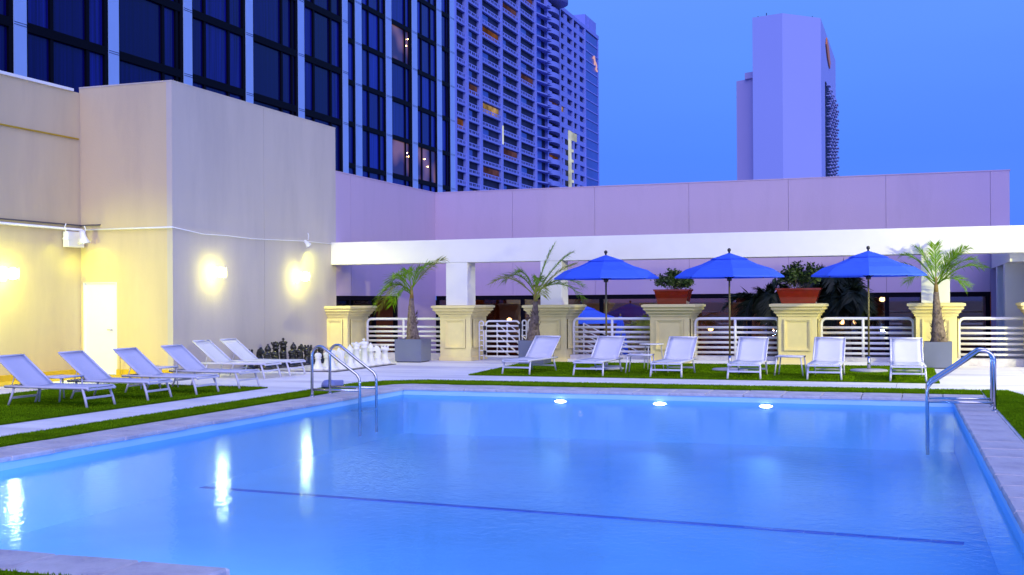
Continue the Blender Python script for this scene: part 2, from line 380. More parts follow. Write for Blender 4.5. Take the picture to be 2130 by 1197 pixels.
run(PX0-CW['l'], PX0+.02, PY0, PY1, 'y', .62)
run(PX0-CW['l'], PX1+CW['r'], PY1-.02, PY1+CW['f'], 'x', .63)
run(PX1-.02, PX1+CW['r'], NY, PY1-.02, 'y', .62)
run(PX0-CW['l'], NX-.0, PY0-CW['n'], PY0+.0, 'x', .62)
run(NX-CW['n'], NX+.02, NY, PY0-CW['n'], 'y', .62)
run(NX-CW['n'], PX1+CW['r'], NY-.45, NY, 'x', .62)

wt = MB().add([(PX0,PY0,ZW),(NX,PY0,ZW),(PX1,PY0,ZW),(PX1,PY1,ZW),(PX0,PY1,ZW)], [(0,1,2,3,4)])
wt.add([(NX,NY,ZW),(PX1,NY,ZW),(PX1,PY0,ZW),(NX,PY0,ZW)], [(0,1,2,3)])
wo = wt.build('pool_water', M['water']); wo['kind'] = 'structure'
# dark tile line along the floor of the pool
ln = MB()
a = Vector((-8.8, 12.86, zf+.004)); b = Vector((.44, 12.13, zf+.004))
npc = 30
lt = tag(bpy.data.objects.new('pool_floor_line', None), kind='structure'); COL.objects.link(lt)
tl = (b-a).length/npc
lm = MB().box(-tl/2+.004, tl/2-.004, -.055, .055, 0, .006).mesh('line_tile', M['lineblue'])
ang = math.atan2((b-a).y, (b-a).x)
for i in range(npc):
    c = a.lerp(b, (i+.5)/npc); inst('line_tile', lm, lt, c, (0, 0, ang))
# lights in the far pool wall
pl = thing('pool_light', 'round lit underwater lamp in far pool wall, below first blue umbrella', 'pool light', (-5.86, PY1, -.175), 0, 'underwater lamps in the far pool wall')
def disc(r, y0, y1, n=20, mi=0, m=None):
    m = m or MB(); vs = [(r*math.cos(2*PI*j/n), y, r*math.sin(2*PI*j/n)) for y in (y0, y1) for j in range(n)]
    m.add(vs, [(j, (j+1)%n, n+(j+1)%n, n+j) for j in range(n)]+[tuple(reversed(range(n))), tuple(range(n, 2*n))], mi); return m
pl.scale = (1.15, 1, .30)
disc(.115, -.012, -.002).build('rim', M['steel'], pl)
disc(.09, -.022, -.0125).build('lens', M['lamp_pool'], pl)
dup(pl, (-4.10, PY1, -.175), 0, 'round lit underwater lamp in far pool wall, below the second umbrella from the building')
dup(pl, (-2.33, PY1, -.175), 0, 'round lit underwater lamp in far pool wall nearest the steel handrail')

for x_ in (-5.86, -4.10, -2.33, -7.6, -.6):
    if x_ in (-7.6, -.6): continue
    l = bpy.data.lights.new('pool_light_beam', 'SPOT'); l.energy = 60; l.color = (.28, .58, 1); l.spot_size = 1.0; l.spot_blend = 1; l.shadow_soft_size = .12
    o = bpy.data.objects.new('pool_light_beam', l); COL.objects.link(o); o.location = (x_, PY1-.12, -.24); o.rotation_euler = (PI/2+.02-PI, 0, 0); o.rotation_euler = Vector((0, 1, -.02)).to_track_quat('Z', 'Y').to_euler()
for q, (x_, y_) in enumerate(((-7.4, PY0), (-5.2, PY0), (-1.8, NY))):
    n_ = dup(pl, (x_, y_, -.26), PI, 'round lit underwater lamp in the near pool wall, %s' % ('far from the steel rails', 'next to the wall corner', 'in the wall nearest the camera')[q])
    l = bpy.data.lights.new('pool_light_beam', 'SPOT'); l.energy = 850; l.color = (.26, .42, 1); l.spot_size = 2.3; l.spot_blend = .9; l.shadow_soft_size = .12
    o = bpy.data.objects.new('pool_light_beam', l); COL.objects.link(o); o.location = (x_, y_+.12, -.26); o.rotation_euler = Vector((0, -1, .06)).to_track_quat('Z', 'Y').to_euler()
# artificial turf: a slab with real blades
def turf(name, label, poly, dens, group=None, h=.022, bl=.022):
    z0, z1 = .003, h
    me = MB(); n = len(poly)
    me.add([(p[0], p[1], z0) for p in poly]+[(p[0], p[1], z1) for p in poly], [tuple(range(n, 2*n))]+[(i, (i+1)%n, n+(i+1)%n, n+i) for i in range(n)])
    root = me.build(name, M['turf']); tag(root, label, 'artificial turf', group)
    x0 = min(p[0] for p in poly); x1 = max(p[0] for p in poly); y0 = min(p[1] for p in poly); y1 = max(p[1] for p in poly)
    def inside(x, y):
        c = False; j = n-1
        for i in range(n):
            if (poly[i][1] > y) != (poly[j][1] > y) and x < (poly[j][0]-poly[i][0])*(y-poly[i][1])/(poly[j][1]-poly[i][1])+poly[i][0]: c = not c
            j = i
        return c
    vs = []; fs = []
    R = random.Random(len(name)+int(abs(poly[0][0])*10))
    for _ in range(int((x1-x0)*(y1-y0)*dens)):
        x = R.uniform(x0, x1); y = R.uniform(y0, y1)
        if not inside(x, y): continue
        a = R.uniform(0, PI); w = bl*.28; hh = bl*R.uniform(.5, 1.1); lx = R.uniform(-.6, .6)*hh; ly = R.uniform(-.6, .6)*hh
        b = len(vs); vs += [(x-w*math.cos(a), y-w*math.sin(a), z1-.004), (x+w*math.cos(a), y+w*math.sin(a), z1-.004), (x+lx, y+ly, z1+hh)]
        fs.append((b, b+1, b+2))
    g = bpy.data.meshes.new('turf_blades'); g.from_pydata(vs, [], fs); g.materials.append(M['blade']); g.update()
    o = bpy.data.objects.new('turf_blades', g); COL.objects.link(o); o.parent = root; o['kind'] = 'stuff'
    return root
turf('turf_strip', 'narrow green turf strip along the building side of the pool', [(-10.22,2),(-9.6,2),(-9.6,18.85),(-10.22,18.85)], 3500, 'turf strips round the pool')
turf('turf_strip', 'long thin green turf strip behind the far pool coping', [(-10.22,19.05),(-9.6,19.05),(-9.35,19.9),(-8.9,20.25),(1.03,20.22),(1.03,21.1),(-9.15,21.15),(-9.9,20.7),(-10.22,20.0)], 2500, 'turf strips round the pool')
turf('turf_strip', 'green turf strip beside the single steel handrail, with cut corner', [(1.05,0),(1.62,0),(1.62,20.3),(1.45,21.15),(1.05,21.15)], 2600, 'turf strips round the pool')
turf('turf_strip', 'green turf corner beside the near coping stones', [(-9.5,4.6),(-4.45,4.6),(-4.45,5.44),(-9.5,5.44)], 5000, 'turf strips round the pool', bl=.022)
turf('turf_rug', 'dark green turf rug under the loungers by the yellow lit wall', [(-15.0,9.5),(-11.35,9.5),(-11.3,18.62),(-14.7,18.72),(-15.0,18.5)], 1500)
turf('turf_rug', 'wide green turf rug under the six loungers and blue umbrellas', [(-9.0,22.9),(.42,22.75),(.38,28.05),(-9.4,28.05)], 1000)

# the long right side of the pool is not quite parallel to the left one
SK = .0140
def skew_x(x, y): return max(0, PY1-y)*SK*min(1, max(0, (x-NX)/(PX1-NX)))
for o in list(COL.objects):
    if o.type != 'MESH': continue
    nm = o.name.split('.')[0]
    if nm in ('pool_basin', 'pool_water', 'pool_rim', 'deck_bed', 'deck_panel', 'turf_strip', 'turf_blades'):
        if nm == 'turf_blades' and not o.parent.name.startswith('turf_strip'): continue
        for v in o.data.vertices: v.co.x += skew_x(v.co.x, v.co.y)
    elif nm == 'coping_stone':
        x, y = o.location.x, o.location.y; o.location.x += skew_x(x, y)
        if x > PX1 and y < PY1: o.rotation_euler.z += math.atan(SK)

# ------------------------------------------------------------------ service block (lit building)
blk = thing('pool_service_building', 'windowless beige stucco block with white door and lit wall lamps', 'building', (-15.16, 21.14, 0))
def W0(m, name, mt, par, bevel=0):      # build with world coordinates under a located parent
    o = m.build(name, mt, par, bevel); o.location = -par.location; return o
XB = -15.16; YA = 21.14; XC = -17.58; YB1 = 28.6; HB = 6.38
W0(MB().box(-17.9, -15.30, YA+.12, YB1-.01, -1.1, HB-.06).box(-30, -17.75, 3, YA+1, -1.1, HB-.12), 'core', M['joint'], blk)
W0(MB().box(XB-.14, XB, YA, 24.86, -.3, HB), 'wall_panel', M['stucco'], blk)
W0(MB().box(XB-.14, XB, 24.872, YB1, -.3, HB), 'wall_panel', M['stucco'], blk)
W0(MB().box(XC-.02, -17.52, YA+.003, YA+.12, -.3, HB-.002).box(-16.62, XB-.143, YA+.003, YA+.12, -.3, HB-.002).box(-17.52, -16.62, YA+.003, YA+.12, 2.04, HB-.002), 'wall_panel', M['stucco_lit_yellow'], blk)
W0(MB().box(XC-.17, XC, 3, YA+.12, -.3, HB-.1), 'wall_panel', M['stucco_lit_yellow'], blk)
W0(MB().box(XC-.25, XC+.04, 3, 20.9, HB-.1, HB-.04), 'parapet_cap', M['whitemetal'], blk)
W0(MB().box(XB-.3, XB+.006, YA-.006, YB1, HB, HB+.03).box(XC-.02, XB-.3, YA-.006, YA+.2, HB, HB+.03), 'parapet_cap', M['stucco'], blk)
W0(MB().tube([(XC+.03, 3, 5.27), (XC+.03, 21.05, 5.24)], .018), 'yellow_pipe', M['ochre'], blk)
dr = W0(MB().box(-17.50, -16.64, YA+.03, YA+.08, .01, 2.03), 'door', M['door'], blk, .004)
o = MB().tube([(-16.74, YA-.01, 1.0), (-16.74, YA-.05, 1.0), (-16.84, YA-.05, 1.0)], .011).build('handle', M['steel'], dr)
W0(MB().box(-17.52, -17.50, YA-.005, YA+.09, 0, 2.05).box(-16.64, -16.62, YA-.005, YA+.09, 0, 2.05).box(-17.50, -16.64, YA-.005, YA+.09, 2.03, 2.05), 'door_frame', M['whitemetal'], blk)
W0(MB().box(XC, XC+.05, 3, YA, .0, .13).box(XC+.05, -17.53, YA-.05, YA, .0, .13).box(-16.61, XB, YA-.05, YA, 0, .13), 'skirting', M['ochre'], blk)
W0(MB().box(XC+.05, XC+1.0, 3, YA-.9, .0, .006).box(XC+.05, XB, YA-.9, YA-.05, 0, .006), 'painted_edge_strip', M['ochre'], blk)
W0(MB().tube([(-16.45, YA-.02, .0), (-16.45, YA-.12, .02), (-16.45, YA-.12, .42), (-16.42, YA-.12, .47), (-16.33, YA-.12, .5)], .008), 'hose_bib', M['steel'], blk)
# conduit and fixtures
cn = [(XC+.06, 3, 3.30), (XC+.06, YA-.05, 3.22), (XC+.10, YA-.05, 3.22), (XB+.02, YA-.05, 3.22), (XB+.04, YA-.02, 3.22), (XB+.04, 22.2, 3.13), (XB+.04, 23.2, 3.14), (XB+.04, 24.2, 3.12), (XB+.04, 25.6, 3.15), (XB+.04, 26.7, 3.18), (XB+.04, 28.3, 3.17)]
W0(MB().tube(cn[:3], .022).tube(cn[2:5], .018).tube(cn[4:], .012, 6), 'conduit', M['whitemetal'], blk)
W0(MB().box(XC+.01, XC+.05, 3, YA-.01, 3.31, 3.335).box(XC+.05, XC+.55, YA-.045, YA-.01, 3.31, 3.335), 'cable_tray', M['joint'], blk)

def floodlight(loc, rz, tilt, label, big=1.0, e=0, col=(1, 1, 1), ang=1.95):
    t = thing('floodlight', label, 'floodlight', loc, rz, 'floodlights hung on the wall conduit')
    r = Matrix.Rotation(tilt, 4, 'X')
    def R_(pr): return pr
    m = MB().lathe([(.035*big, .16*big), (.055*big, .14*big), (.06*big, .05*big), (.085*big, -.03*big), (.125*big, -.09*big), (.12*big, -.09*big), (.07*big, -.04*big)], 16)
    m.v = [tuple(r @ Vector(v)) for v in m.v]; m.build('shade', M['whitemetal'], t)
    m = MB().lathe([(.05*big, -.035*big), (.055*big, -.045*big)], 14); m.v = [tuple(r @ Vector(v)) for v in m.v]; m.build('bulb', M['lamp_flood'], t)
    MB().tube([(0, .03, .10), (0, .05, .22), (0, .02, .28)], .012, 6).build('bracket', M['whitemetal'], t)
    if e:
        l = bpy.data.lights.new('flood_beam', 'SPOT'); l.energy = e; l.color = col; l.spot_size = ang; l.spot_blend = .9; l.shadow_soft_size = .03
        o = bpy.data.objects.new('flood_beam', l); COL.objects.link(o); o.location = Vector(loc); d = Matrix.Rotation(rz, 3, 'Z') @ Vector((0, math.sin(tilt), -math.cos(tilt)))
        o.rotation_euler = (-d).to_track_quat('Z', 'Y').to_euler(); o.location += d*(.14*big); o.visible_glossy = False
    return t
YEL = (.84, 1.0, .0)
floodlight((XC+.42, 20.20, 3.02), PI/2, .22, 'small white floodlight beside the junction box on the conduit', .75, 8, YEL, 2.9)
floodlight((-17.16, YA-.42, 3.0), -.5, .20, 'bell shaped white floodlight hanging above the white door', 1.15, 22, YEL, 2.9)
floodlight((XB+.22, 26.6, 3.10), -.5, .75, 'small white floodlight above the pair of glowing lamps, near white beam', .7, 130, (.95, 1, .12), 2.4)
WASH_POS = (XC+.75, 14.6, 2.5)
jb = tag(MB().box(0, .16, -.25, .25, -.2, .14).build('junction_box', M['whitemetal'], bevel=.01, loc=(XC+.03, 20.78, 3.02)), 'square grey white junction box under the conduit, in wall corner', 'junction box')

def sconce(loc, label):
    t = thing('wall_lamp', label, 'wall lamp', loc, 0, 'glowing wall lamps on the beige block')
    MB().box(0, .02, -.07, .07, -.16, .16).build('backplate', M['whitemetal'], t, .005)
    MB().box(.02, .14, -.025, .025, -.025, .025).build('arm', M['whitemetal'], t)
    MB().lathe([(.03, -.11), (.085, -.09), (.10, 0), (.085, .09), (.03, .11)], 16, .26, 0).build('globe', M['lamp_warm'], t)
    MB().lathe([(.03, .135), (.06, .125), (.065, .112)], 16, .26, 0).build('cap', M['whitemetal'], t)
    for k in range(4):
        a = PI/4+PI/2*k; MB().tube([(.26+.115*math.cos(a), .115*math.sin(a), -.13), (.26+.115*math.cos(a), .115*math.sin(a), .13)], .007, 5).build('cage_bar', M['whitemetal'], t)
    return t
sconce((XB, 22.60, 2.27), 'glowing wall lamp on beige wall beside the block corner')
sconce((XB, 26.43, 2.24), 'glowing wall lamp on beige wall under the small floodlight')
sconce((XC, 18.80, 2.20), 'glowing wall lamp on the yellow wall nearest the camera')

sconce((XC, 14.5, 2.20), 'glowing wall lamp on the yellow wall beyond the picture edge')
def spot(name, loc, target, e, col, size, blend=.6, rad=.08):
    l = bpy.data.lights.new(name, 'SPOT'); l.energy = e; l.color = col; l.spot_size = size; l.spot_blend = blend; l.shadow_soft_size = rad
    o = bpy.data.objects.new(name, l); COL.objects.link(o); o.location = loc
    o.rotation_euler = (Vector(loc)-Vector(target)).to_track_quat('Z', 'Y').to_euler(); return o

# ------------------------------------------------------------------ restaurant wing (rose walls)
o_ = spot('wall_wash_beam', WASH_POS, (-16.1, 21.1, 1.2), 1350, YEL, .95, 1, .15); o_.visible_glossy = False  # added unseen wash on the door wall, set off from the lamp globe
o_ = plight_ = spot('wall_wash_beam', (XC+1.6, 18.0, 2.5), (XC, 18.8, 1.2), 150, YEL, 2.4, 1, .15); o_.visible_glossy = False  # added unseen wash from mid-air, back onto the wall below the lamp
YE = 35.63; HE = 5.19; ZT = -1.1; WH = 1.75
res = thing('restaurant_wing', 'long low rose stucco wing with dark restaurant windows behind the pergola', 'building', (-15.16, YE, 0))
js = [-15.16, -12.42, -9.64, -6.62, -3.60, -.80, 2.04, 2.55]
for i in range(7):
    x0 = js[i]+(.004 if i else 0); x1 = js[i+1]-.004
    W0(MB().box(x0, x1, YE, YE+.16, (WH if i < 6 else ZT), HE), 'wall_panel', M['stucco_rose'], res)
W0(MB().box(-15.3, 2.55, YE+.165, YE+.35, WH+.02, HE-.05).box(-15.16-.5, -15.32, YB1, YE, WH+.02, HE-.05), 'core', M['rose_core'], res)
W0(MB().box(XB-.16, XB, YB1+.003, 29.5, WH, HE-.002), 'wall_panel', M['stucco_rose'], res)
W0(MB().box(XB-.16, XB, 29.512, YE, WH, HE-.002), 'wall_panel', M['stucco_rose'], res)
W0(MB().box(XB-.16, XB-.001, 32.7, YE, ZT, WH-.001), 'wall_panel', M['stucco_rose'], res)
W0(MB().box(-15.34, 2.57, YE-.012, YE+.37, HE, HE+.03).box(-15.34, XB+.012, YB1, YE-.013, HE, HE+.03), 'parapet_cap', M['stucco_rose'], res)
# windows
W0(MB().box(-15.15, 2.03, YE+.02, YE+.10, WH-.14, WH-.001).box(-15.15, 2.03, YE+.02, YE+.10, ZT, ZT+.12), 'window_frame', M['blackframe'], res)
mull = [-15.13, -12.10, -9.45, -7.32, -4.78, -3.62, -.79, 1.96]
for x_ in mull: W0(MB().box(x_-.06, x_+.06, YE+.0, YE+.12, ZT+.12, WH-.14), 'mullion', M['blackframe'], res)
for i in range(len(mull)-1):
    W0(MB().box(mull[i]+.06, mull[i+1]-.06, YE+.05, YE+.062, ZT+.12, WH-.14), 'pane', M['glass'], res)
W0(MB().box(XB-.12, XB-.03, YB1+.01, 32.69, WH-.12, WH-.001), 'window_frame', M['blackframe'], res)
for y_ in (28.66, 29.47, 31.1, 32.6): W0(MB().box(XB-.13, XB-.02, y_-.05, y_+.05, ZT, WH-.12), 'mullion', M['blackframe'], res)
for y0_, y1_ in ((28.71, 29.42), (29.52, 31.05)):
    W0(MB().box(XB-.08, XB-.07, y0_, y1_, ZT+.05, WH-.12), 'pane', M['glass'], res)
# interior shell
W0(MB().box(-15.1, 2.3, 41.0, 41.1, ZT, 2.0).box(-15.2, -15.1, YE+.3, 41, ZT, 2).box(2.3, 2.4, YE+.3, 41, ZT, 2), 'interior_wall', M['interior'], res)
W0(MB().box(-15.1, 2.3, YE+.2, 41, 1.86, 1.95).box(-19.6, -15.7, 28.0, 33.2, 1.86, 1.95), 'ceiling', M['interior'], res)
W0(MB().box(-15.1, 2.3, YE+.2, 41, ZT-.09, ZT+.01), 'interior_floor', M['wooddark'], res)
W0(MB().box(-19.7, -19.6, 28.6, 33.2, ZT, 1.9).box(-19.6, -15.4, 33.1, 33.2, ZT, 1.9), 'interior_wall', M['interior'], res)
W0(MB().box(-15.95, -15.75, 31.2, 31.45, ZT, 1.45), 'wood_column', M['wood'], res)
for x_, w_, m_ in ((-13.6, 1.3, 'wood'), (-11.0, 2.2, 'wood'), (-9.0, .9, 'wooddark'), (-7.8, 1.6, 'wood'), (-5.6, 1.5, 'wood'), (-3.4, 1.4, 'wood'), (-1.6, 1.0, 'wooddark'), (.3, .8, 'wood')):
    W0(MB().box(x_-w_/2, x_+w_/2, 40.86, 40.99, ZT, .75), 'wainscot_panel', M[m_], res)
def plight(name, loc, e, col, r=.06):
    l = bpy.data.lights.new(name, 'POINT'); l.energy = e; l.color = col; l.shadow_soft_size = r
    o = bpy.data.objects.new(name, l); COL.objects.link(o); o.location = loc; return o
pen = [(-13.6, 38.6, .9), (-10.9, 38.2, 1.3), (-8.2, 38.8, .9), (-6.3, 37.6, .62), (-4.3, 37.5, .62), (-2.15, 37.2, .85), (-1.75, 37.4, .85), (-.95, 36.9, 1.55)]
pn = ['above the table nearest the stair', 'behind the gate', 'behind the closed blue umbrella', 'low behind the second railing', 'beside the fourth stone pier',
      'first of the close pair behind the palms', 'second of the close pair behind the palms', 'high at the window head between dark panes']
p0 = None
for i, (x_, y_, z_) in enumerate(pen):
    lb = 'small warm glowing restaurant lamp ' + pn[i]
    if p0 is None:
        p0 = thing('pendant_lamp', lb, 'lamp', (x_, y_, z_), 0, 'warm lamps inside the restaurant')
        MB().lathe([(.03, -.07), (.08, -.04), (.085, .03), (.03, .07)], 12).build('globe', M['lamp_int'], p0)
        MB().tube([(0, 0, .07), (0, 0, .3)], .006, 5).build('rod', M['dark'], p0)
    else: dup(p0, (x_, y_, z_), 0, lb)
    if i in (0, 1, 2, 3, 4, 5): plight('pendant_glow', (x_, y_, z_-.2), 34, (1, .5, .16))
lc = dup(p0, (-18.2, 31.6, 1.5), 0, 'small warm ceiling lamp behind the window of the block corner')
plight('pendant_glow', (-18.0, 31.2, 1.2), 14, (1, .45, .2))

# tables and chairs of the restaurant, seen through the railings
tb = thing('dining_table', 'square dark restaurant table with two chairs, behind the gate', 'table', (-11.6, 37.2, ZT), 0, 'restaurant tables behind the glass')
MB().box(-.45, .45, -.45, .45, .70, .74).build('table_top', M['wood'], tb); MB().lathe([(.22, 0), (.22, .02), (.035, .04), (.035, .70)], 12).build('pedestal', M['dark'], tb)
for x_, lb in ((-8.9, 'behind the closed blue umbrella'), (-6.4, 'behind the second railing'), (-4.2, 'near the fourth stone pier'), (-1.4, 'behind the dark palms'), (.8, 'behind the last railing')):
    dup(tb, (x_, 37.2+.3*math.sin(x_*7), ZT), .2*math.sin(x_*3), 'square wooden restaurant table ' + lb)
ch = thing('dining_chair', 'dark wooden restaurant chair behind the gate glass', 'chair', (-12.3, 37.2, ZT), PI/2, 'restaurant chairs behind the glass')
MB().box(-.21, .21, -.21, .21, .43, .47).build('seat', M['wooddark'], ch); MB().box(-.21, .21, .18, .22, .55, .92).build('backrest', M['wooddark'], ch)
for sx in (-.19, .19):
    for sy in (-.19, .20): MB().box(sx-.02, sx+.02, sy-.02, sy+.02, 0, (.92 if sy > 0 else .43)).build('leg', M['wooddark'], ch)
for x_, r_, lb in ((-10.9, -PI/2, 'facing the first restaurant table'), (-8.2, -PI/2, 'beside the table behind the blue umbrella'), (-7.1, PI/2, 'by the table behind the second railing'), (-3.5, -PI/2, 'near the fourth stone pier'), (-2.1, PI/2, 'behind the dark palms'), (1.5, -PI/2, 'behind the last railing')):
    dup(ch, (x_, 37.3, ZT), r_, 'dark wooden restaurant chair ' + lb)

# ------------------------------------------------------------------ pergola: beam, columns
YP = 28.3
pg = thing('pergola', 'white concrete pergola beam on square columns over the stone piers', 'pergola', (-11.44, YP, 0))
W0(MB().box(XB+.002, 6.5, YP, YP+.62, 2.60, 3.21), 'beam', M['white'], pg, .01)
for x0_, x1_ in ((-11.75, -11.14), (-9.12, -8.55), (.13, .75), (2.55, 3.2)):
    W0(MB().box(x0_, x1_, YP+.012, YP+.60, 1.47, 2.60), 'column', M['white'], pg, .006)
ar = thing('side_arcade', 'lavender white side arcade with two square columns beyond the last railing', 'arcade', (2.3, 32, 0))
W0(MB().box(2.06, 2.7, YP+.62, YE-.001, 2.41, 3.19), 'beam', M['white'], ar)
W0(MB().box(2.07, 2.69, 33.4, 33.95, ZT, 2.41), 'column', M['white'], ar)
W0(MB().box(2.07, 2.69, 30.6, 31.2, ZT, 2.41), 'column', M['white'], ar)
W0(MB().box(2.9, 3.1, YP+.7, YE, ZT, 3.18), 'back_wall', M['stucco_rose'], ar)

# ------------------------------------------------------------------ piers
def pier(name, label, x0, x1, y0, y1, loc_only=False):
    cx, cy = (x0+x1)/2, (y0+y1)/2; a, b = (x1-x0)/2, (y1-y0)/2
    t = thing(name, label, 'stone pier', (cx, cy, 0), 0, 'panelled stone piers of the pool terrace')
    sh = MB().box(-a, a, -b, b, 0, 1.20).build('shaft', M['pier'], t, .008)
    mw = .115
    # raised frame round a recessed field, front and both sides
    for side in ('front', 'left_side', 'right_side'):
        L = a if side == 'front' else b
        m = MB()
        def q(u0, u1, z0, z1, d0, d1):
            if side == 'front': m.box(u0, u1, -b-d1, -b-d0, z0, z1)
            elif side == 'right_side': m.box(a+d0, a+d1, u0, u1, z0, z1)
            else: m.box(-a-d1, -a-d0, u0, u1, z0, z1)
        w = L-.14; zb, zt = .34, 1.10; t_ = .045
        for k, (d, tt) in enumerate(((.04, .03), (.024, .06))):
            q(-w, -w+tt, zb+tt, zt-tt, .001, d); q(w-tt, w, zb+tt, zt-tt, .001, d); q(-w, w, zb, zb+tt, .001, d-.0005); q(-w, w, zt-tt, zt, .001, d-.0005)
        m.build('panel_moulding', M['pier'], t)
    MB().box(-a-.025, a+.025, -b-.025, b+.025, -.001, .10).build('base', M['pier'], t, .008)
    c = MB(); h = 1.17
    for (o_, z0, z1, o2) in ((.028, 1.17, 1.205, .028), (.03, 1.206, 1.25, .075), (.088, 1.251, 1.275, .088), (.075, 1.276, 1.33, .135), (.15, 1.331, 1.36, .15), (.13, 1.361, 1.40, .165), (.185, 1.401, 1.456, .185), (.17, 1.457, 1.468, .14)):
        c.frustum(0, 0, z0, z1, a+o_, b+o_, a+o2, b+o2)
    c.build('cornice', M['pier'], t)
    return t
pier('stone_pier', 'panelled stone pier lit yellow, built against the beige block corner', -15.30, -14.55, 28.08, 29.35)
pier('stone_pier', 'panelled stone pier between grey planter palm and the white gate', -11.95, -11.08, 28.36, 29.56)
pier('stone_pier', 'panelled stone pier behind the palm beside the gate', -9.40, -8.47, 28.36, 29.56)
pier('stone_pier', 'panelled stone pier carrying the smaller red planter bowl', -6.26, -5.29, 28.36, 29.56)
pier('stone_pier', 'panelled stone pier carrying the wider red planter bowl', -3.13, -2.22, 28.36, 29.56)
pier('stone_pier', 'panelled yellow lit stone pier behind the tall palm', .0, .9, 28.36, 29.56)
pier('stone_pier', 'stone pier at the far end of the last railing', 2.42, 3.4, 28.36, 29.56)

# low kerb walls under the railings
kb = MB()
for x0_, x1_ in ((-14.53, -11.96), (-8.46, -6.27), (-5.28, -3.14), (-2.21, -.01), (.91, 2.41)):
    kb.box(x0_, x1_, 28.72, 29.2, 0, .17)
k_ = kb.build('low_kerb_wall', M['kerbmarble'], bevel=.006); k_['kind'] = 'structure'
st_ = MB().box(-8.46, -.01, 28.45, 28.715, 0, .075).build('deck_step', M['white'], bevel=.006); st_['kind'] = 'structure'

# ------------------------------------------------------------------ railings
def railing(label, x0, x1, mid, open_right=False):
    t = thing('white_railing', label, 'railing', (x0, 28.95, .17), 0, 'white tube railings between the piers')
    L = x1-x0; h = .93; r = .12; n = 5
    pts = [(.02, 0, 0), (.02, 0, h-r)] + [(.02+r-r*math.cos(a), 0, h-r+r*math.sin(a)) for a in [PI/2*k/n for k in range(1, n+1)]]
    e = L-.02
    if open_right: pts += [(L, 0, h)]
    else: pts += [(e-r+r*math.sin(a), 0, h-r+r*math.cos(a)) for a in [PI/2*k/n for k in range(0, n+1)]] + [(e, 0, 0)]
    MB().tube(pts, .035, 8).build('top_frame', M['whitemetal'], t)
    bm_ = MB().tube([(.03, 0, 0), (e-.01, 0, 0)], .031, 8).mesh('rail_bar', M['whitemetal'])
    for k in range(6): inst('rail_bar', bm_, t, (0, 0, .085+k*.125))
    for mx_ in mid: MB().tube([(mx_, .0, 0), (mx_, .0, h)], .034, 8).build('post', M['whitemetal'], t)
    return t
railing('white tube railing between the yellow pier and the potted palm', -14.40, -11.97, (1.12,))
railing('white tube railing with blue umbrellas seen behind it', -8.44, -6.28, (1.05,))
railing('white tube railing between the two piers with red bowls', -5.26, -3.15, (1.02,))
railing('white tube railing behind the third open blue umbrella', -2.18, -.03, (.99,))
railing('white tube railing past the tall palm, running out of view', .94, 2.40, (), True)
# gate
gt = thing('pool_gate', 'white tubular gate with black hinges between the two piers', 'gate', (-11.05, 28.85, 0))
def hoop(x0, x1, z0, z1, r=.1, tr=.024, name='gate_frame', par=gt):
    n = 5; pts = [(x0, 0, z0), (x0, 0, z1-r)]+[(x0+r-r*math.cos(a), 0, z1-r+r*math.sin(a)) for a in [PI/2*k/n for k in range(1, n+1)]]
    pts += [(x1-r+r*math.sin(a), 0, z1-r+r*math.cos(a)) for a in [PI/2*k/n for k in range(0, n+1)]]+[(x1, 0, z0)]
    return MB().tube(pts, tr, 8).build(name, M['whitemetal'], par)
hoop(.03, .155, 0, 1.04, .06, .02, 'gate_post')
hoop(.22, 1.17, .09, 1.04, .1)
bm_ = MB().tube([(.22, 0, 0), (1.17, 0, 0)], .027, 8).mesh('gate_bar', M['whitemetal'])
for k in range(7): inst('gate_bar', bm_, gt, (0, 0, .10+k*.135))
MB().box(1.185, 1.215, -.02, .02, 0, 1.0).build('latch_post', M['dark'], gt)
hoop(1.25, 1.36, 0, 1.06, .05, .02, 'gate_post')
for z_ in (.20, .86): MB().box(.155, .235, -.035, .035, z_-.055, z_+.055).build('hinge', M['rubber'], gt, .008)
MB().box(1.15, 1.24, -.035, .035, .84, .97).build('latch', M['rubber'], gt, .008)
sb = MB().tube([(0, 0, 0), (.12, 0, 0)], .016, 6).mesh('short_bar', M['whitemetal'])
for k in range(7):
    inst('short_bar', sb, gt, (.03, 0, .12+k*.135)); inst('short_bar', sb, gt, (1.25, 0, .12+k*.135))
hoop(1.41, 1.62, 0, 1.08, .08, .022, 'side_panel_frame')
# landing, stairs and stair rails beyond the gate
sr = tag(MB().box(-11.95, -8.5, 29.2, 30.5, -1.1, -.002).build('landing', M['white']), kind='structure')
sg = MB()
for k in range(7): sg.box(-8.5+k*.28, -8.22+k*.28, 29.6, 30.5, -1.1, -.155*(k+1))
sg.build('stair', M['white'])['kind'] = 'structure'
def stairrail(loc, rz, label, L=2.2):
    t = thing('stair_handrail', label, 'handrail', loc, rz, 'lit handrails of the terrace stair')
    for k in range(3): MB().tube([(0, 0, .95-k*.3), (L, 0, .95-k*.3-L*.5)], .017, 6).build('sloping_bar', M['whitemetal'], t)
    for x_ in (0, L): MB().tube([(x_, 0, -L*.5 if x_ else 0), (x_, 0, .95-x_*.5)], .022, 6).build('post', M['whitemetal'], t)
    return t
stairrail((-8.6, 29.55, 0), 0, 'white sloping stair handrail just behind the open railing')
stairrail((-8.6, 30.55, 0), 0, 'white sloping stair handrail on the far side of the stair')
stairrail((-10.85, 30.6, 0), math.radians(75), 'white stair handrail seen end on through the gate', 1.8)
stairrail((-11.15, 30.6, 0), math.radians(80), 'second white stair handrail through the gate near the pier', 1.8)
plight('stair_lamp_glow', (-9.9, 31.0, .2), 22, (1, .85, .35))
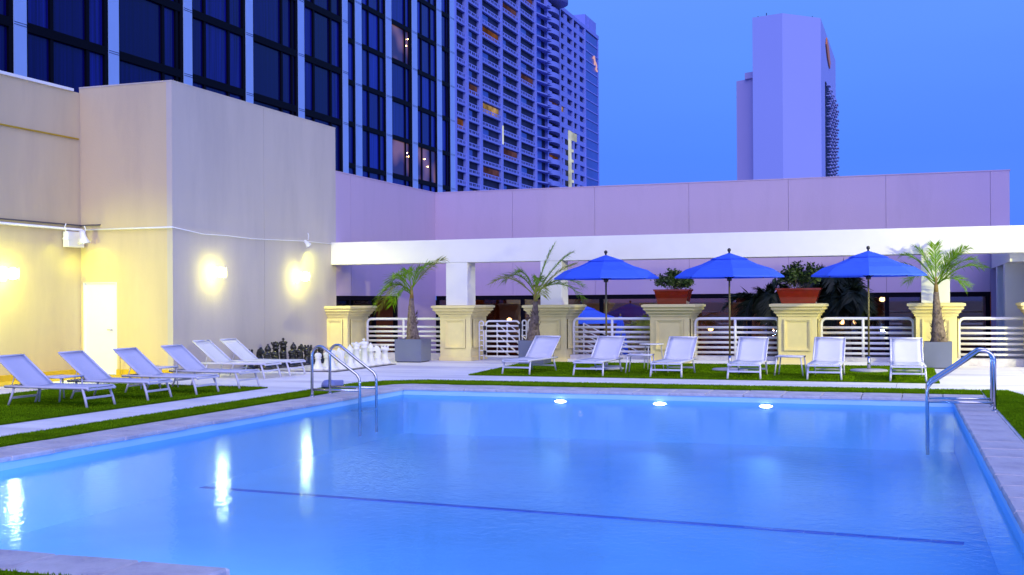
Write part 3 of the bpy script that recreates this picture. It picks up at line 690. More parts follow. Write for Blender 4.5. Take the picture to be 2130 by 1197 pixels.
sl_ = thing('stair_lamp', 'small warm lamp lighting the terrace stair behind the gate', 'lamp', (-9.9, 31.35, .0))
MB().lathe([(.03, 0), (.07, .03), (.07, .1), (.02, .13)], 12).build('globe', M['lamp_int'], sl_); MB().tube([(0, 0, -1.1), (0, 0, 0)], .02, 6).build('post', M['dark'], sl_)

# ------------------------------------------------------------------ umbrellas
def umbrella(name, label, loc, rz, R0=1.19, ze=2.09, zt=2.60, group='open blue umbrellas over the loungers'):
    t = thing(name, label, 'umbrella', loc, rz, group)
    n = 8; m = MB(); vs = []; rings = [(.34, zt-.115), (.62, zt-.245), (.95, ze+.16), (R0, ze)]
    def ring(r, z, sag=0): 
        res = []
        for j in range(n*4):
            a = 2*PI*j/(n*4); k = (j % 4)/4
            f = math.cos(PI/n)/math.cos((a % (2*PI/n))-PI/n); s = math.sin(PI*k)
            res.append((r*f*math.cos(a), r*f*math.sin(a), z-sag*s))
        return res
    N = n*4
    for r, z in rings: vs += ring(r, z, .004 if r > .5 else 0)
    vs += ring(R0+.004, ze-.03, .004)
    fs = [(i*N+j, i*N+(j+1)%N, (i+1)*N+(j+1)%N, (i+1)*N+j) for i in range(len(rings)) for j in range(N)]
    m.add(vs, fs); m.build('canopy', M['umbrella'], t)
    m = MB(); vs = [(0, 0, zt+.01)]+ring(.43, zt-.135); m.add(vs, [(0, 1+j, 1+(j+1)%N) for j in range(N)]); m.build('vent_cap', M['umbrella'], t)
    MB().tube([(0, 0, .0), (0, 0, zt-.01)], .021, 10).build('pole', M['brass'], t)
    MB().lathe([(.02, zt), (.018, zt+.03), (.035, zt+.05), (.04, zt+.075), (.03, zt+.10), (.005, zt+.115)], 12).build('finial', M['dark'], t)
    MB().lathe([(.05, ze-.10), (.055, ze-.06), (.035, ze-.0)], 12).build('hub', M['dark'], t)
    for k in range(n):
        a = 2*PI*k/n; c, s_ = math.cos(a), math.sin(a)
        MB().tube([(.03*c, .03*s_, zt-.03), (R0*.985*c, R0*.985*s_, ze-.015)], .009, 4).build('rib', M['dark'], t)
        MB().tube([(.05*c, .05*s_, ze-.04), (.60*c, .60*s_, ze+.24)], .007, 4).build('strut', M['dark'], t)
    MB().lathe([(.39, .02), (.39, .045), (.37, .06), (.05, .07)], 28).build('base', M['granite'], t)
    MB().lathe([(.035, .06), (.035, .34)], 12).build('stub', M['steel'], t)
    return t
umb = umbrella('patio_umbrella', 'open blue umbrella nearest the gate, behind the second lounger', (-6.62, 25.4, 0), .15)
dup(umb, (-3.87, 25.6, 0), .22, 'middle open blue umbrella, between the two red planter bowls')
dup(umb, (-.95, 25.9, 0), .05, 'open blue umbrella nearest the tall palm and steel handrail')
u4 = dup(umb, (-9.25, 32.6, -1.15), .4, 'open blue umbrella low on the terrace behind the railing', 'blue umbrellas on the lower terrace')
cu = thing('closed_umbrella', 'folded blue umbrella on the lower terrace behind the railing', 'umbrella', (-8.05, 32.5, -1.1), 0, 'blue umbrellas on the lower terrace')
fold = MB(); vs = []
for i, (r, z) in enumerate([(.05, 2.2), (.10, 2.0), (.17, 1.6), (.22, 1.25), (.20, 1.05)]):
    for j in range(16): a = 2*PI*j/16; rr = r*(1 if j % 2 else .72); vs.append((rr*math.cos(a), rr*math.sin(a), z))
fold.add(vs, [(i*16+j, i*16+(j+1)%16, (i+1)*16+(j+1)%16, (i+1)*16+j) for i in range(4) for j in range(16)]); fold.build('canopy', M['umbrella'], cu)
MB().tube([(0, 0, 0), (0, 0, 2.28)], .02, 8).build('pole', M['brass'], cu); MB().lathe([(.3, 0), (.3, .05), (.04, .07)], 20).build('base', M['granite'], cu)

# ------------------------------------------------------------------ loungers
def lounger(label, loc, rz, sling, group):
    t = thing('sun_lounger', label, 'sun lounger', loc, rz, group)
    w = .30; zs = .315
    for s in (-1, 1):
        MB().tube([(s*w, -.92, zs-.03), (s*w, -.88, zs), (s*w, -.3, zs-.004), (s*w, .3, zs), (s*w, .66, zs)], .021, 8).build('side_rail', M['lounger'], t)
        MB().tube([(s*w, -.80, zs-.01), (s*(w+.012), -.86, .15), (s*(w+.02), -.90, .012)], .020, 8).build('leg', M['lounger'], t)
        MB().tube([(s*(w-.02), .50, zs-.01), (s*(w-.015), .55, .15), (s*(w-.01), .61, .012)], .018, 8).build('leg', M['lounger'], t)
    for nm, y_, z_ in (('front_crossbar', -.865, .165), ('foot_bar', -.91, zs-.02), ('rear_bar', .66, zs), ('rear_crossbar', .56, .14)):
        MB().box(-w, w, y_-.012, y_+.012, z_-.017, z_+.017).build(nm, M['lounger'], t, .004)
    # seat sling, gently sagging
    def sheet(pts, name, mt):
        m = MB(); nx = 6; vs = []
        for (y_, z_, sag) in pts:
            for i in range(nx+1):
                u = i/nx; vs.append(((u*2-1)*(w-.005), y_, z_-sag*math.sin(PI*u)))
        K = len(pts); tot = len(vs); nb = [(v[0], v[1], v[2]-.008) for v in vs]; vs += nb
        fs = [(r*(nx+1)+i, r*(nx+1)+i+1, (r+1)*(nx+1)+i+1, (r+1)*(nx+1)+i) for r in range(K-1) for i in range(nx)]
        fs += [tuple(tot+q for q in reversed(f)) for f in fs]
        for r in range(K-1): fs += [(r*(nx+1), (r+1)*(nx+1), tot+(r+1)*(nx+1), tot+r*(nx+1)), (r*(nx+1)+nx, tot+r*(nx+1)+nx, tot+(r+1)*(nx+1)+nx, (r+1)*(nx+1)+nx)]
        for i in range(nx): fs += [(i, tot+i, tot+i+1, i+1), ((K-1)*(nx+1)+i, (K-1)*(nx+1)+i+1, tot+(K-1)*(nx+1)+i+1, tot+(K-1)*(nx+1)+i)]
        m.add(vs, fs, 0, True); return m.build(name, mt, t)
    sheet([(-.90, zs+.016, .004), (-.6, zs+.018, .02), (-.2, zs+.016, .03), (.1, zs+.016, .03), (.28, zs+.018, .02)], 'seat_sling', sling)
    b0 = Vector((0, .27, zs+.01)); b1 = Vector((0, .84, .775)); d = (b1-b0)
    sheet([tuple((b0+d*k)[1:])+(sg_,) for k, sg_ in ((0, .012), (.25, .03), (.5, .035), (.8, .02), (1, .004))], 'back_sling', sling)
    for s in (-1, 1): MB().tube([(s*w, b0.y, b0.z), (s*w, b1.y, b1.z)], .016, 8).build('back_frame', M['lounger'], t)
    MB().tube([(-w, b1.y, b1.z), (w, b1.y, b1.z)], .016, 8).build('back_frame', M['lounger'], t)
    for s in (-1, 1): MB().tube([(s*(w-.04), .50, .50), (s*(w-.04), .57, zs-.01)], .008, 6).build('back_prop', M['lounger'], t)
    return t
GL = 'loungers in a row on the turf by the lit building'; GF = 'loungers in a row under the blue umbrellas'
la = lounger('lavender sling lounger nearest the camera on the dark turf', (-12.62, 14.53, 0), PI/2, M['sling'], GL)
lf = [(15.86, 'second lavender lounger from the camera, before the white door', -12.55, 1.5), (17.10, 'lavender lounger on turf in front of the bright yellow wall', -12.45, -1), (18.52, 'last lavender lounger on the dark turf, past the block corner', -12.50, -2)]
for y_, lb, x_, dr_ in lf: dup(la, (x_, y_, 0), PI/2+math.radians(dr_), lb, GL)
lw = lounger('white sling lounger on pale deck, nearer to the lavender row', (-13.55, 21.05, 0), PI/2, M['sling_white'], 'white loungers on the pale deck by the chess set')
dup(lw, (-13.50, 21.99, 0), PI/2, 'white sling lounger on pale deck, next to the giant chess set')
xr = [(-7.93, 24.05, -6, 'lounger at the gate end of the row, standing apart at a slight angle'), (-6.38, 23.97, -2, 'lounger in front of the first blue umbrella, beside the round tables'),
      (-4.75, 23.9, -1, 'lounger in front of the pier with the smaller red bowl'), (-3.20, 23.75, 1, 'lounger in front of the middle umbrella pole'),
      (-1.67, 23.88, 0, 'lounger beside the low table, before the third umbrella'), (-.16, 23.8, 1.5, 'lounger nearest the tall palm and grey planter')]
lr = lounger('pale lavender '+xr[0][3], (xr[0][0], xr[0][1], 0), math.radians(xr[0][2]), mat('sling_fabric_pale', (.70, .70, .80), .8, var=.05, scale=2, bump=.4, bscale=400, sub=.15), GF)
for x_, y_, r_, lb in xr[1:]: dup(lr, (x_, y_, 0), math.radians(r_), 'pale lavender '+lb, GF)

# side tables
def side_table(label, loc, rz, h=.42, w=.26, group='low white side tables between loungers'):
    t = thing('side_table', label, 'side table', loc, rz, group)
    MB().box(-w, w, -.21, .21, h-.018, h).build('table_top', M['lounger'], t, .007)
    MB().tube([(-w, -.21, h-.012), (w, -.21, h-.012), (w, .21, h-.012), (-w, .21, h-.012), (-w, -.21, h-.012)], .014, 6).build('top_rim', M['lounger'], t)
    for sx in (-1, 1):
        for sy in (-1, 1): MB().tube([(sx*(w-.02), sy*.19, h-.02), (sx*(w+.03), sy*.20, .01)], .014, 6).build('leg', M['lounger'], t)
    return t
s0 = side_table('low white side table between the two nearest lavender loungers', (-13.05, 15.22, 0), PI/2)
dup(s0, (-13.1, 17.85, 0), PI/2+.05, 'low white side table between the last two lavender loungers')
dup(s0, (-5.57, 24.25, 0), .05, 'low white side table beside the lounger at the small red bowl')
dup(s0, (-2.42, 24.2, 0), -.1, 'low white side table between the middle and third umbrellas')
rt = thing('round_table', 'round glass topped table standing behind the low table, before the pier', 'table', (-5.62, 25.6, 0))
MB().lathe([(.27, .575), (.28, .585), (.27, .595)], 28).build('table_top', M['whitemetal'], rt)
for k in range(3):
    a = 2*PI*k/3+.4; MB().tube([(.22*math.cos(a), .22*math.sin(a), .575), (.23*math.cos(a), .23*math.sin(a), .4), (.27*math.cos(a), .27*math.sin(a), .01)], .011, 6).build('leg', M['lounger'], rt)

# ------------------------------------------------------------------ planters, palms, shrubs
def planter(label, loc, rz, w, h):
    t = thing('square_planter', label, 'planter', loc, rz, 'grey square planters with palms')
    m = MB().frustum(0, 0, .025, h, w*.97, w*.97, w, w)
    m.f.pop(1); m.m.pop(); m.smooth.pop()
    m.add([(-w, -w, h), (w, -w, h), (w, w, h), (-w, w, h), (-w+.03, -w+.03, h), (w-.03, -w+.03, h), (w-.03, w-.03, h), (-w+.03, w-.03, h),
           (-w+.03, -w+.03, h-.12), (w-.03, -w+.03, h-.12), (w-.03, w-.03, h-.12), (-w+.03, w-.03, h-.12)],
          [(0,1,5,4),(1,2,6,5),(2,3,7,6),(3,0,4,7),(4,5,9,8),(5,6,10,9),(6,7,11,10),(7,4,8,11)])
    m.build('box', M['planter'], t)
    MB().box(-w*.9, w*.9, -w*.9, w*.9, 0, .03).build('plinth', M['dark'], t)
    sm = MB(); vs = []; n = 8
    for i in range(n+1):
        for j in range(n+1): vs.append((-w+.03+(2*w-.06)*i/n, -w+.03+(2*w-.06)*j/n, h-.06+random.uniform(-.01, .015)))
    sm.add(vs, [(i*(n+1)+j, (i+1)*(n+1)+j, (i+1)*(n+1)+j+1, i*(n+1)+j+1) for i in range(n) for j in range(n)], 0, True); s_ = sm.build('soil', M['soil'], t); s_['kind'] = 'stuff'
    return t
planter('grey square planter with a short palm beside the first railing', (-12.42, 28.0-.35, 0), .05, .37, .60)
planter('grey square planter half hidden by the first lounger', (-8.93, 27.25, 0), 0, .33, .60)
planter('grey square planter under the tall palm behind the last lounger', (.47, 27.75, 0), 0, .30, .60)

def frond_mesh(L, droop, lift, nl, ll, mt, R, name='frond', width=.028, curl=.5):
    m = MB(); pts = []; N = 14
    for i in range(N+1):
        t = i/N; pts.append(Vector((L*(t*math.cos(lift)*(1)), 0, L*(t*math.sin(lift)-droop*t*t*(1+curl*t)))))
    m.tube(pts, .012, 5, radii=[.014*(1-.85*i/N)+.002 for i in range(N+1)])
    for k in range(nl):
        t = .18+.82*(k+R.uniform(-.2, .2))/nl; t = min(max(t, .1), 1); f = t*N; i = min(int(f), N-1); p = pts[i].lerp(pts[i+1], f-i); d = (pts[i+1]-pts[i]).normalized()
        l = ll*(math.sin(PI*min(1, .16+t*.76))**.5)*R.uniform(.8, 1.1)
        for s in (-1, 1):
            side = Vector((0, s, 0)); dirv = (d*R.uniform(.75, 1.05)+side*R.uniform(.55, .85)+Vector((0, 0, R.uniform(.0, .55)))).normalized()
            up = d.cross(dirv).normalized(); w = width*R.uniform(.7, 1.1)
            wv = dirv.cross(up).normalized()*w*.5
            p1 = p+dirv*l*.5+Vector((0, 0, -.02)); p2 = p+dirv*l+Vector((0, 0, -l*R.uniform(.1, .55)))
            b = [p-wv*.4, p+wv*.4, p1+wv, p1-wv, p2]
            m.add(b, [(0, 1, 2, 3), (3, 2, 4)])
    return m.mesh(name, mt)
def palm(label, loc, hb, specs, seed, cat='palm tree', L=1.1, mt=None, trunk_r=.20, top_z=None, group='young palms in the grey planters', ll=.42, nl=40, sc=1, width=.019, name='palm_tree'):
    R = random.Random(seed); t = thing(name, label, cat, loc, 0, group)
    H = hb; pts = []; rad = []; N = 14
    for i in range(N+1):
        k = i/N; pts.append((.03*math.sin(k*2.2+seed), .02*math.sin(k*3+seed), H*k))
        rad.append(trunk_r*(1-.72*k**.75)*(1+.06*math.sin(i*2.4)))
    tr_ = MB().tube(pts, 1, 14, radii=rad).build('trunk', M['trunk'], t)
    # old leaf boots standing off the trunk
    bt = MB()
    for k in range(46):
        z = R.uniform(.02, H*.72); a = R.uniform(0, 2*PI); rr = trunk_r*(1-.72*(z/H)**.75)
        c, s_ = math.cos(a), math.sin(a); q = Vector((c*rr, s_*rr, z)); w = R.uniform(.015, .035); tv = Vector((-s_, c, 0))*w
        tip = q+Vector((c*.045, s_*.045, R.uniform(.05, .1)))
        bt.add([q-tv, q+tv, tip+tv*.4, tip-tv*.4], [(0, 1, 2, 3)])
    bt.build('old_leaf_bases', M['trunk'], tr_)['kind'] = 'stuff'
    MB().tube([pts[-1], (pts[-1][0], pts[-1][1], H+.16), (pts[-1][0], pts[-1][1], H+.34)], 1, 10, radii=[rad[-1]*.95, rad[-1]*.7, rad[-1]*.35]).build('crownshaft', M['crownshaft'], t)
    for i, (az, lift, droop, Lk) in enumerate(specs):
        mt_ = mt or (M['frond2'] if R.random() < .12 else M['frond'])
        fm = frond_mesh(L*Lk, droop, lift, nl, ll, mt_, R, width=width)
        inst('frond', fm, t, (pts[-1][0], pts[-1][1], H+R.uniform(.08, .25)), (R.uniform(-.3, .3), 0, az))
    t.scale = (sc,)*3
    return t
D = math.radians
palm('short palm with drooping fronds in the planter by the first railing', (-12.42, 27.65, .54), 1.12,
     [(D(175), .85, .70, 1.25), (D(190), .70, .62, 1.1), (D(160), 1.0, .50, 1.2), (D(15), 1.0, .22, 1.3), (D(35), 1.2, .3, 1.15), (D(185), 1.15, .5, 1.15), (D(250), .7, .6, .8), (D(-10), 1.2, .30, 1.1), (D(120), 1.2, .4, 1.1)], 3, L=1.2)
palm('feathery palm arching both ways behind the first lounger', (-8.93, 27.25, .54), 1.02,
     [(D(185), .85, .36, 1.35), (D(172), .98, .42, 1.25), (D(18), 1.0, .16, 1.35), (D(35), 1.2, .12, 1.3), (D(5), .68, .36, 1.25), (D(-8), .55, .42, 1.2), (D(200), 1.2, .3, .9), (D(300), .8, .5, .8), (D(100), 1.0, .4, .9), (D(8), .9, .2, 1.3)], 11, L=1.25)
palm('tall bright green palm with upright fronds beside the white column', (.47, 27.75, .54), 1.18,
     [(D(172), .85, .26, 1.25), (D(182), 1.02, .26, 1.25), (D(155), 1.18, .2, 1.2), (D(20), .78, .30, 1.45), (D(5), .95, .28, 1.3), (D(60), 1.25, .22, 1.2), (D(205), .7, .4, .8), (D(335), .7, .45, .8), (D(95), 1.35, .2, 1.2), (D(30), 1.1, .22, 1.3)], 21, L=1.08)
GD = 'dark palms on the lower terrace'
dk_specs = lambda R, n: [(2*PI*k/n+R.uniform(-.2, .2), R.uniform(.7, 1.35), R.uniform(.45, .95), R.uniform(.8, 1.2)) for k in range(n)]
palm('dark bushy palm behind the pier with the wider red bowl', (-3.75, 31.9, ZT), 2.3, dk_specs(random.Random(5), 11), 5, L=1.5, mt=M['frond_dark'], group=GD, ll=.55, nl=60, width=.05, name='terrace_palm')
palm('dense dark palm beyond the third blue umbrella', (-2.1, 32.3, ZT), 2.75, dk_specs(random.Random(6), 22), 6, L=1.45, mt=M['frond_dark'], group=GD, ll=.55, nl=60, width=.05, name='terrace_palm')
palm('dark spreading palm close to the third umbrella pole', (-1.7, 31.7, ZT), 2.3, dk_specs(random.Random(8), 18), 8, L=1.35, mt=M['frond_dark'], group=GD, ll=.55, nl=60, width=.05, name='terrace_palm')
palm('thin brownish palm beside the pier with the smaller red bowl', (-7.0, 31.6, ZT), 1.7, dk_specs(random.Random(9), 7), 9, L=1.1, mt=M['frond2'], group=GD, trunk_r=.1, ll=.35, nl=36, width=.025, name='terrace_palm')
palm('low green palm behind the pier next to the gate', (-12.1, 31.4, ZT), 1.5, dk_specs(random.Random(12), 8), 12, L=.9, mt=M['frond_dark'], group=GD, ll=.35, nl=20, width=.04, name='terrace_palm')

def bowl(label, loc, a0, a1):
    t = thing('red_planter', label, 'planter', loc, 0, 'glossy red planter bowls on the piers')
    m = MB().frustum(0, 0, 0, .36, a0, .22, a1, .28); m.f.pop(1); m.m.pop(); m.smooth.pop()
    m.frustum(0, 0, .33, .375, a1+.012, .292, a1+.018, .298); m.f.pop(-5); m.m.pop(); m.smooth.pop()
    m.build('bowl', M['redglaze'], t, .008)
    s_ = MB().box(-a1+.03, a1-.03, -.25, .25, .3, .335).build('soil', M['soil'], t); s_['kind'] = 'stuff'
    return t
bowl('smaller glossy red planter bowl holding a round shrub', (-5.78, 28.9, 1.468), .36, .44)
bowl('wider glossy red planter bowl under the spreading shrub', (-2.68, 28.9, 1.468), .40, .52)
def shrub(label, loc, rx, rz_, n, seed, sp=.5):
    R = random.Random(seed); t = thing('shrub', label, 'shrub', loc, 0, 'shrubs in the red planter bowls')
    st = MB(); lf_ = MB()
    tips = []
    for k in range(26):
        a = R.uniform(0, 2*PI); r = R.uniform(.2, 1)
        p1 = Vector((rx*r*math.cos(a), .25*r*math.sin(a), rz_*R.uniform(.45, 1)*(1-.35*r*r))); p0_ = Vector((p1.x*.35, p1.y*.4, 0)); md = p0_.lerp(p1, .5)+Vector((R.uniform(-.04, .04), R.uniform(-.03, .03), .03))
        st.tube([p0_, md, p1], .006, 4); tips += [p1, md.lerp(p1, .5), md.lerp(p1, .75)]
    for k in range(n):
        c = R.choice(tips); p = c+Vector((R.gauss(0, .055), R.gauss(0, .05), R.gauss(0, .05)))
        if p.z < .03: continue
        d = Vector((R.uniform(-1, 1), R.uniform(-1, 1), R.uniform(-.3, 1))).normalized(); s_ = d.cross(Vector((R.uniform(-1, 1), R.uniform(-1, 1), R.uniform(-1, 1)))).normalized()
        l = R.uniform(.045, .09); w = l*.34
        lf_.add([p, p+d*l*.5+s_*w, p+d*l, p+d*l*.5-s_*w], [(0, 1, 2, 3)], 0 if R.random() < .75 else 1)
    st.build('stems', M['twig'], t); o = lf_.build('foliage', [M['leaf'], M['leaf_pale']], t); o['kind'] = 'stuff'
    return t
shrub('compact round shrub growing in the smaller red bowl', (-5.78, 28.9, 1.80), .44, .52, 2600, 2)
shrub('wide loose shrub growing in the wider red bowl', (-2.66, 28.9, 1.80), .60, .62, 3600, 4)

# ------------------------------------------------------------------ pool handrails
def handrail(name, label, loc, sgn):
    # local: x from deck post (0) to water post (w), two parallel loops 0.62 apart in y
    t = thing(name, label, 'pool handrail', loc)
    w = .88*sgn; zt = .85
    for k, y_ in enumerate((0, .62)):
        pts = [(0, y_, .0), (0, y_, zt-.16)]+[(.15*sgn-.15*sgn*math.cos(a), y_, zt-.15+.15*math.sin(a)) for a in [PI*.62*q/8 for q in range(1, 9)]]
        lx, lz = pts[-1][0], pts[-1][2]
        ex, ez = w-.03*sgn, .36
        pts += [(lx+(ex-lx)*.5, y_, lz+(ez-lz)*.5), (ex-.02*sgn, y_, ez+.03), (w-.008*sgn, y_, ez-.03), (w, y_, ez-.10), (w, y_, -.62)]
        MB().tube(pts, .024, 12).build('rail_loop', M['steel'], t)
        MB().tube([(0, y_, .13), (w, y_, .13)], .019, 10).build('crossbar', M['steel'], t)
        for x_ in (0,): MB().lathe([(.045, .012), (.045, .022), (.028, .03)], 14, x_, y_).build('flange', M['steel'], t)
    return t
handrail('pool_handrail', 'double stainless steel grab rail beside the giant chess set', (-9.50, 17.05, 0), 1)
handrail('pool_handrail', 'stainless steel grab rail at the turf edge near the tall palm', (1.03, 17.3, 0), -1)
ST = thing('pool_step', 'short steel tread just under the water between the double rails', 'pool step', (-8.72, 17.36, -.2))
for k in range(1): MB().box(-.08, .14, -.28, .28, -.02, .0).build('tread', M['steel'], ST)

# pool cleaner / skimmer object on the turf by the handrail
ck = thing('pool_cleaner', 'small blue grey pool cleaner lying on the turf behind steel rail', 'pool cleaner', (-10.02, 18.6, .02), .5)
MB().lathe([(.04, .16), (.09, .15), (.13, .10), (.14, .04), (.13, .03)], 16).build('cover', M['plasticblue'], ck)
MB().box(.05, .26, -.07, .07, .05, .15).build('motor', M['plasticblue'], ck, .015)
MB().lathe([(.03, 0), (.045, .02), (.045, .05)], 10, -.09, .06).build('foot', M['dark'], ck); MB().lathe([(.03, 0), (.045, .02), (.045, .05)], 10, .18, -.05).build('foot', M['dark'], ck)

# ------------------------------------------------------------------ giant chess
bd = thing('chess_board', 'giant pale chess board mat on the deck beside the beige wall', 'chess board', (-13.6, 24.8, 0))
MB().box(-1.38, 1.28, -1.62, 1.62, .001, .016).build('mat', M['joint'], bd)
sx_, sy_ = 2.52/8, 3.12/8
tmm = [MB().box(-sx_/2+.004, sx_/2-.004, -sy_/2+.004, sy_/2-.004, .0165, .024).mesh('board_tile', M[k]) for k in ('tile_light', 'tile_grey')]
for i in range(8):
    for j in range(8): inst('board_tile', tmm[(i+j) % 2], bd, (-1.31+(i+.5)*sx_, -1.56+(j+.5)*sy_, 0))
base = [(.115, 0), (.12, .02), (.115, .05), (.085, .075), (.075, .10), (.06, .13)]
PR = {'pawn': base+[(.045, .2), (.042, .26), (.06, .275), (.045, .29), (.058, .32), (.062, .345), (.05, .38), (.02, .40)],
      'rook': base+[(.055, .2), (.052, .32), (.075, .34), (.075, .42), (.055, .42), (.05, .40)],
      'bishop': base+[(.048, .22), (.043, .34), (.065, .355), (.045, .37), (.058, .41), (.06, .44), (.035, .50), (.012, .53), (.02, .545), (.005, .56)],
      'queen': base+[(.055, .24), (.048, .42), (.075, .44), (.05, .455), (.06, .50), (.085, .56), (.065, .555), (.03, .57), (.022, .60), (.005, .61)],
      'king': base+[(.058, .24), (.052, .44), (.078, .46), (.055, .475), (.06, .52), (.082, .575), (.05, .60), (.02, .61)]}
def piece(kind, mt):
    m = MB().lathe([(r*1.38, h) for r, h in PR.get(kind, base+[(.055, .16), (.06, .18), (.05, .19)])], 16)
    if kind == 'king': m.box(-.013, .013, -.013, .013, .60, .68).box(-.035, -.0131, -.012, .012, .635, .66).box(.0131, .035, -.012, .012, .635, .66)
    if kind == 'rook':
        for k in range(6): a = PI*k/3; r_ = Matrix.Rotation(a, 4, 'Z'); m.box(.075, .103, -.025, .025, .4205, .46, rot=r_)
    if kind == 'queen':
        for k in range(8): a = PI*k/4; r_ = Matrix.Rotation(a, 4, 'Z'); m.box(.088, .117, -.018, .018, .555, .59, rot=r_)
    if kind == 'knight':
        prof = [(-.06, .185), (.055, .185), (.06, .24), (.035, .30), (.03, .33), (.07, .345), (.115, .325), (.125, .36), (.10, .40), (.05, .44), (.03, .475), (.015, .445), (-.03, .43), (-.065, .37), (-.075, .29)]
        n = len(prof); vs = []
        for yy, sc_ in ((-.055, .8), (-.035, 1.15), (.035, 1.15), (.055, .8)):
            vs += [((p[0]-.0)*sc_, yy, .32+(p[1]-.32)*(sc_ if p[1] > .2 else 1)) for p in prof]
        fs = [(r*n+i, r*n+(i+1) % n, (r+1)*n+(i+1) % n, (r+1)*n+i) for r in range(3) for i in range(n)]+[tuple(reversed(range(n))), tuple(range(3*n, 4*n))]
        m.add(vs, fs)
    return m.mesh('chess_'+kind, mt)
order = ['rook', 'knight', 'bishop', 'queen', 'king', 'bishop', 'knight', 'rook']
where = ['nearest the steel rail', 'next to the near corner rook', 'third from the steel rail', 'beside the king', 'beside the queen', 'third from the grey planter', 'next to the far rook', 'nearest the grey planter']
pos = ['closest to the steel rail', 'second from the steel rail', 'third from the steel rail', 'fourth from the steel rail', 'fourth from the grey planter', 'third from the grey planter', 'second from the grey planter', 'closest to the grey planter']
for side, xb, xp, mt in (('white', -12.52, -12.92, M['chess_white']), ('black', -14.68, -14.28, M['chess_black'])):
    cache = {k: piece(k, mt) for k in set(order+['pawn'])}
    for j in range(8):
        y_ = 23.42+j*.39; kd = order[j]
        o = inst('chess_'+kd, cache[kd], None, (xb+random.uniform(-.03, .03), y_+random.uniform(-.03, .03), .024), (0, 0, (PI if side == 'white' else 0)+random.uniform(-.5, .5)), (1, 1, 1))
        tag(o, 'giant %s plastic chess %s, %s' % (side, kd, where[j]), 'chess piece', 'giant %s chess pieces' % side)
        o = inst('chess_pawn', cache['pawn'], None, (xp+random.uniform(-.04, .04), y_+random.uniform(-.04, .04), .024), (0, 0, 0))
        tag(o, 'giant %s plastic pawn, %s' % (side, pos[j]), 'chess piece', 'giant %s chess pieces' % side)

# ------------------------------------------------------------------ lamp off to the side that lights the right end of the deck
lp = thing('lamp_post', 'slim white lamp post lighting the deck past the tall palm', 'lamp post', (7.4, 21.8, 0))
MB().tube([(0, 0, 0), (0, 0, 3.7)], .04, 10).build('pole', M['whitemetal'], lp); MB().lathe([(.05, 3.7), (.14, 3.76), (.16, 3.9), (.06, 4.0)], 16).build('globe', M['lamp_flood'], lp)
spot('lamp_post_beam', (7.2, 21.9, 3.85), (-3.4, 27.4, -.2), 4300, (1, .98, .30), 1.75, 1, .12)

# ------------------------------------------------------------------ dark glass hotel tower
def glass_tower(name, label, X, fins, finw, zj, fh, z0, z1, panes, lit, yend):
    t = thing(name, label, 'hotel tower', (X, fins[0], 0))
    L = -t.location
    W0(MB().box(X-14, X-.5, fins[0]-2, yend, z0, z1), 'core', M['blackframe'], t)
    fm = MB()
    fm.box(-.30, 0, -finw/2, finw/2, z0, z1); fme = fm.mesh('concrete_fin', M['fin'])
    for y in fins: inst('concrete_fin', fme, t, Vector((X, y, 0))+L)
    nj = int((z1-zj)/fh)+1
    jm = MB().box(-.002, .012, -finw/2-.005, finw/2+.005, -.05, -.035).box(-.002, .012, -finw/2-.005, finw/2+.005, .035, .05).mesh('fin_joint', M['apt_recess'])
    for k in range(-1, nj):
        z = zj+k*fh
        if z < z0: continue
        for y in fins: inst('fin_joint', jm, t, Vector((X, y, z))+L)
    patt = [(.26, .70), (.30, .74), (.68, .90), (.24, .68), (.64, .88)]
    for i in range(len(fins)-1):
        ya, yb = fins[i]+finw/2, fins[i+1]-finw/2; W_ = yb-ya
        cuts = [0]+list(patt[i % 5])+[1]
        W0(MB().box(X-.16, X-.04, ya, ya+.10, z0, z1).box(X-.16, X-.04, yb-.22, yb, z0, z1), 'jamb', M['blackframe'], t)
        for c in cuts[1:-1]:
            W0(MB().box(X-.18, X-.06, ya+c*W_-.09, ya+c*W_+.09, z0, z1), 'mullion', M['blackframe'], t)
        for k in range(-1, nj):
            z = zj+k*fh
            if z > z0: W0(MB().box(X-.18, X-.03, ya+.101, yb-.221, z-.19, z+.16), 'spandrel', M['blackframe'], t)
            zz0 = max(z+.16, z0); zz1 = min(z+fh-.19, z1)
            if zz1 <= zz0: continue
            for c in range(len(cuts)-1):
                p0y = ya+cuts[c]*W_+(.09 if c else .10); p1y = ya+cuts[c+1]*W_-(.09 if c < len(cuts)-2 else .22)
                mt = M['win_room'] if (i, k) in lit else random.choice(panes)
                dd = random.uniform(0, .02)
                o = W0(MB().box(X-.16-dd, X-.145-dd, p0y, p1y, zz0, zz1), 'pane', mt, t)
                if mt is M['win_room'] and c == 1:
                    for q in range(2): 
                        g_ = MB().lathe([(.02, -.04), (.045, 0), (.02, .04)], 8, X-.09, p0y+(p1y-p0y)*(.3+.4*q), 0, True, zz0+(zz1-zz0)*random.uniform(.45, .8)).build('room_lamp', M['lamp_int'], o)
    return t
f1 = [28.98, 34.11, 39.36, 44.49, 49.61, 54.72, 59.79]
t1 = glass_tower('glass_tower', 'dark blue glass hotel tower with pale concrete fins behind beige block', -31, f1, .63, 8.91, 2.95, 5, 27, PANES, set(), 60.4)
W0(MB().box(-38.3, -31.45, 60.1, 60.4, 5, 27), 'end_wall', M['blackframe'], t1)
f2 = [70.6, 75.95, 81.1, 86.0, 91.15, 94.1]
t2 = glass_tower('glass_tower_wing', 'further blue glass hotel wing with two warm lit rooms', -38.3, f2, 1.0, 8.4, 3.0, 5, 34, PANES2, {(2, 4), (2, 1), (3, 1)}, 95)

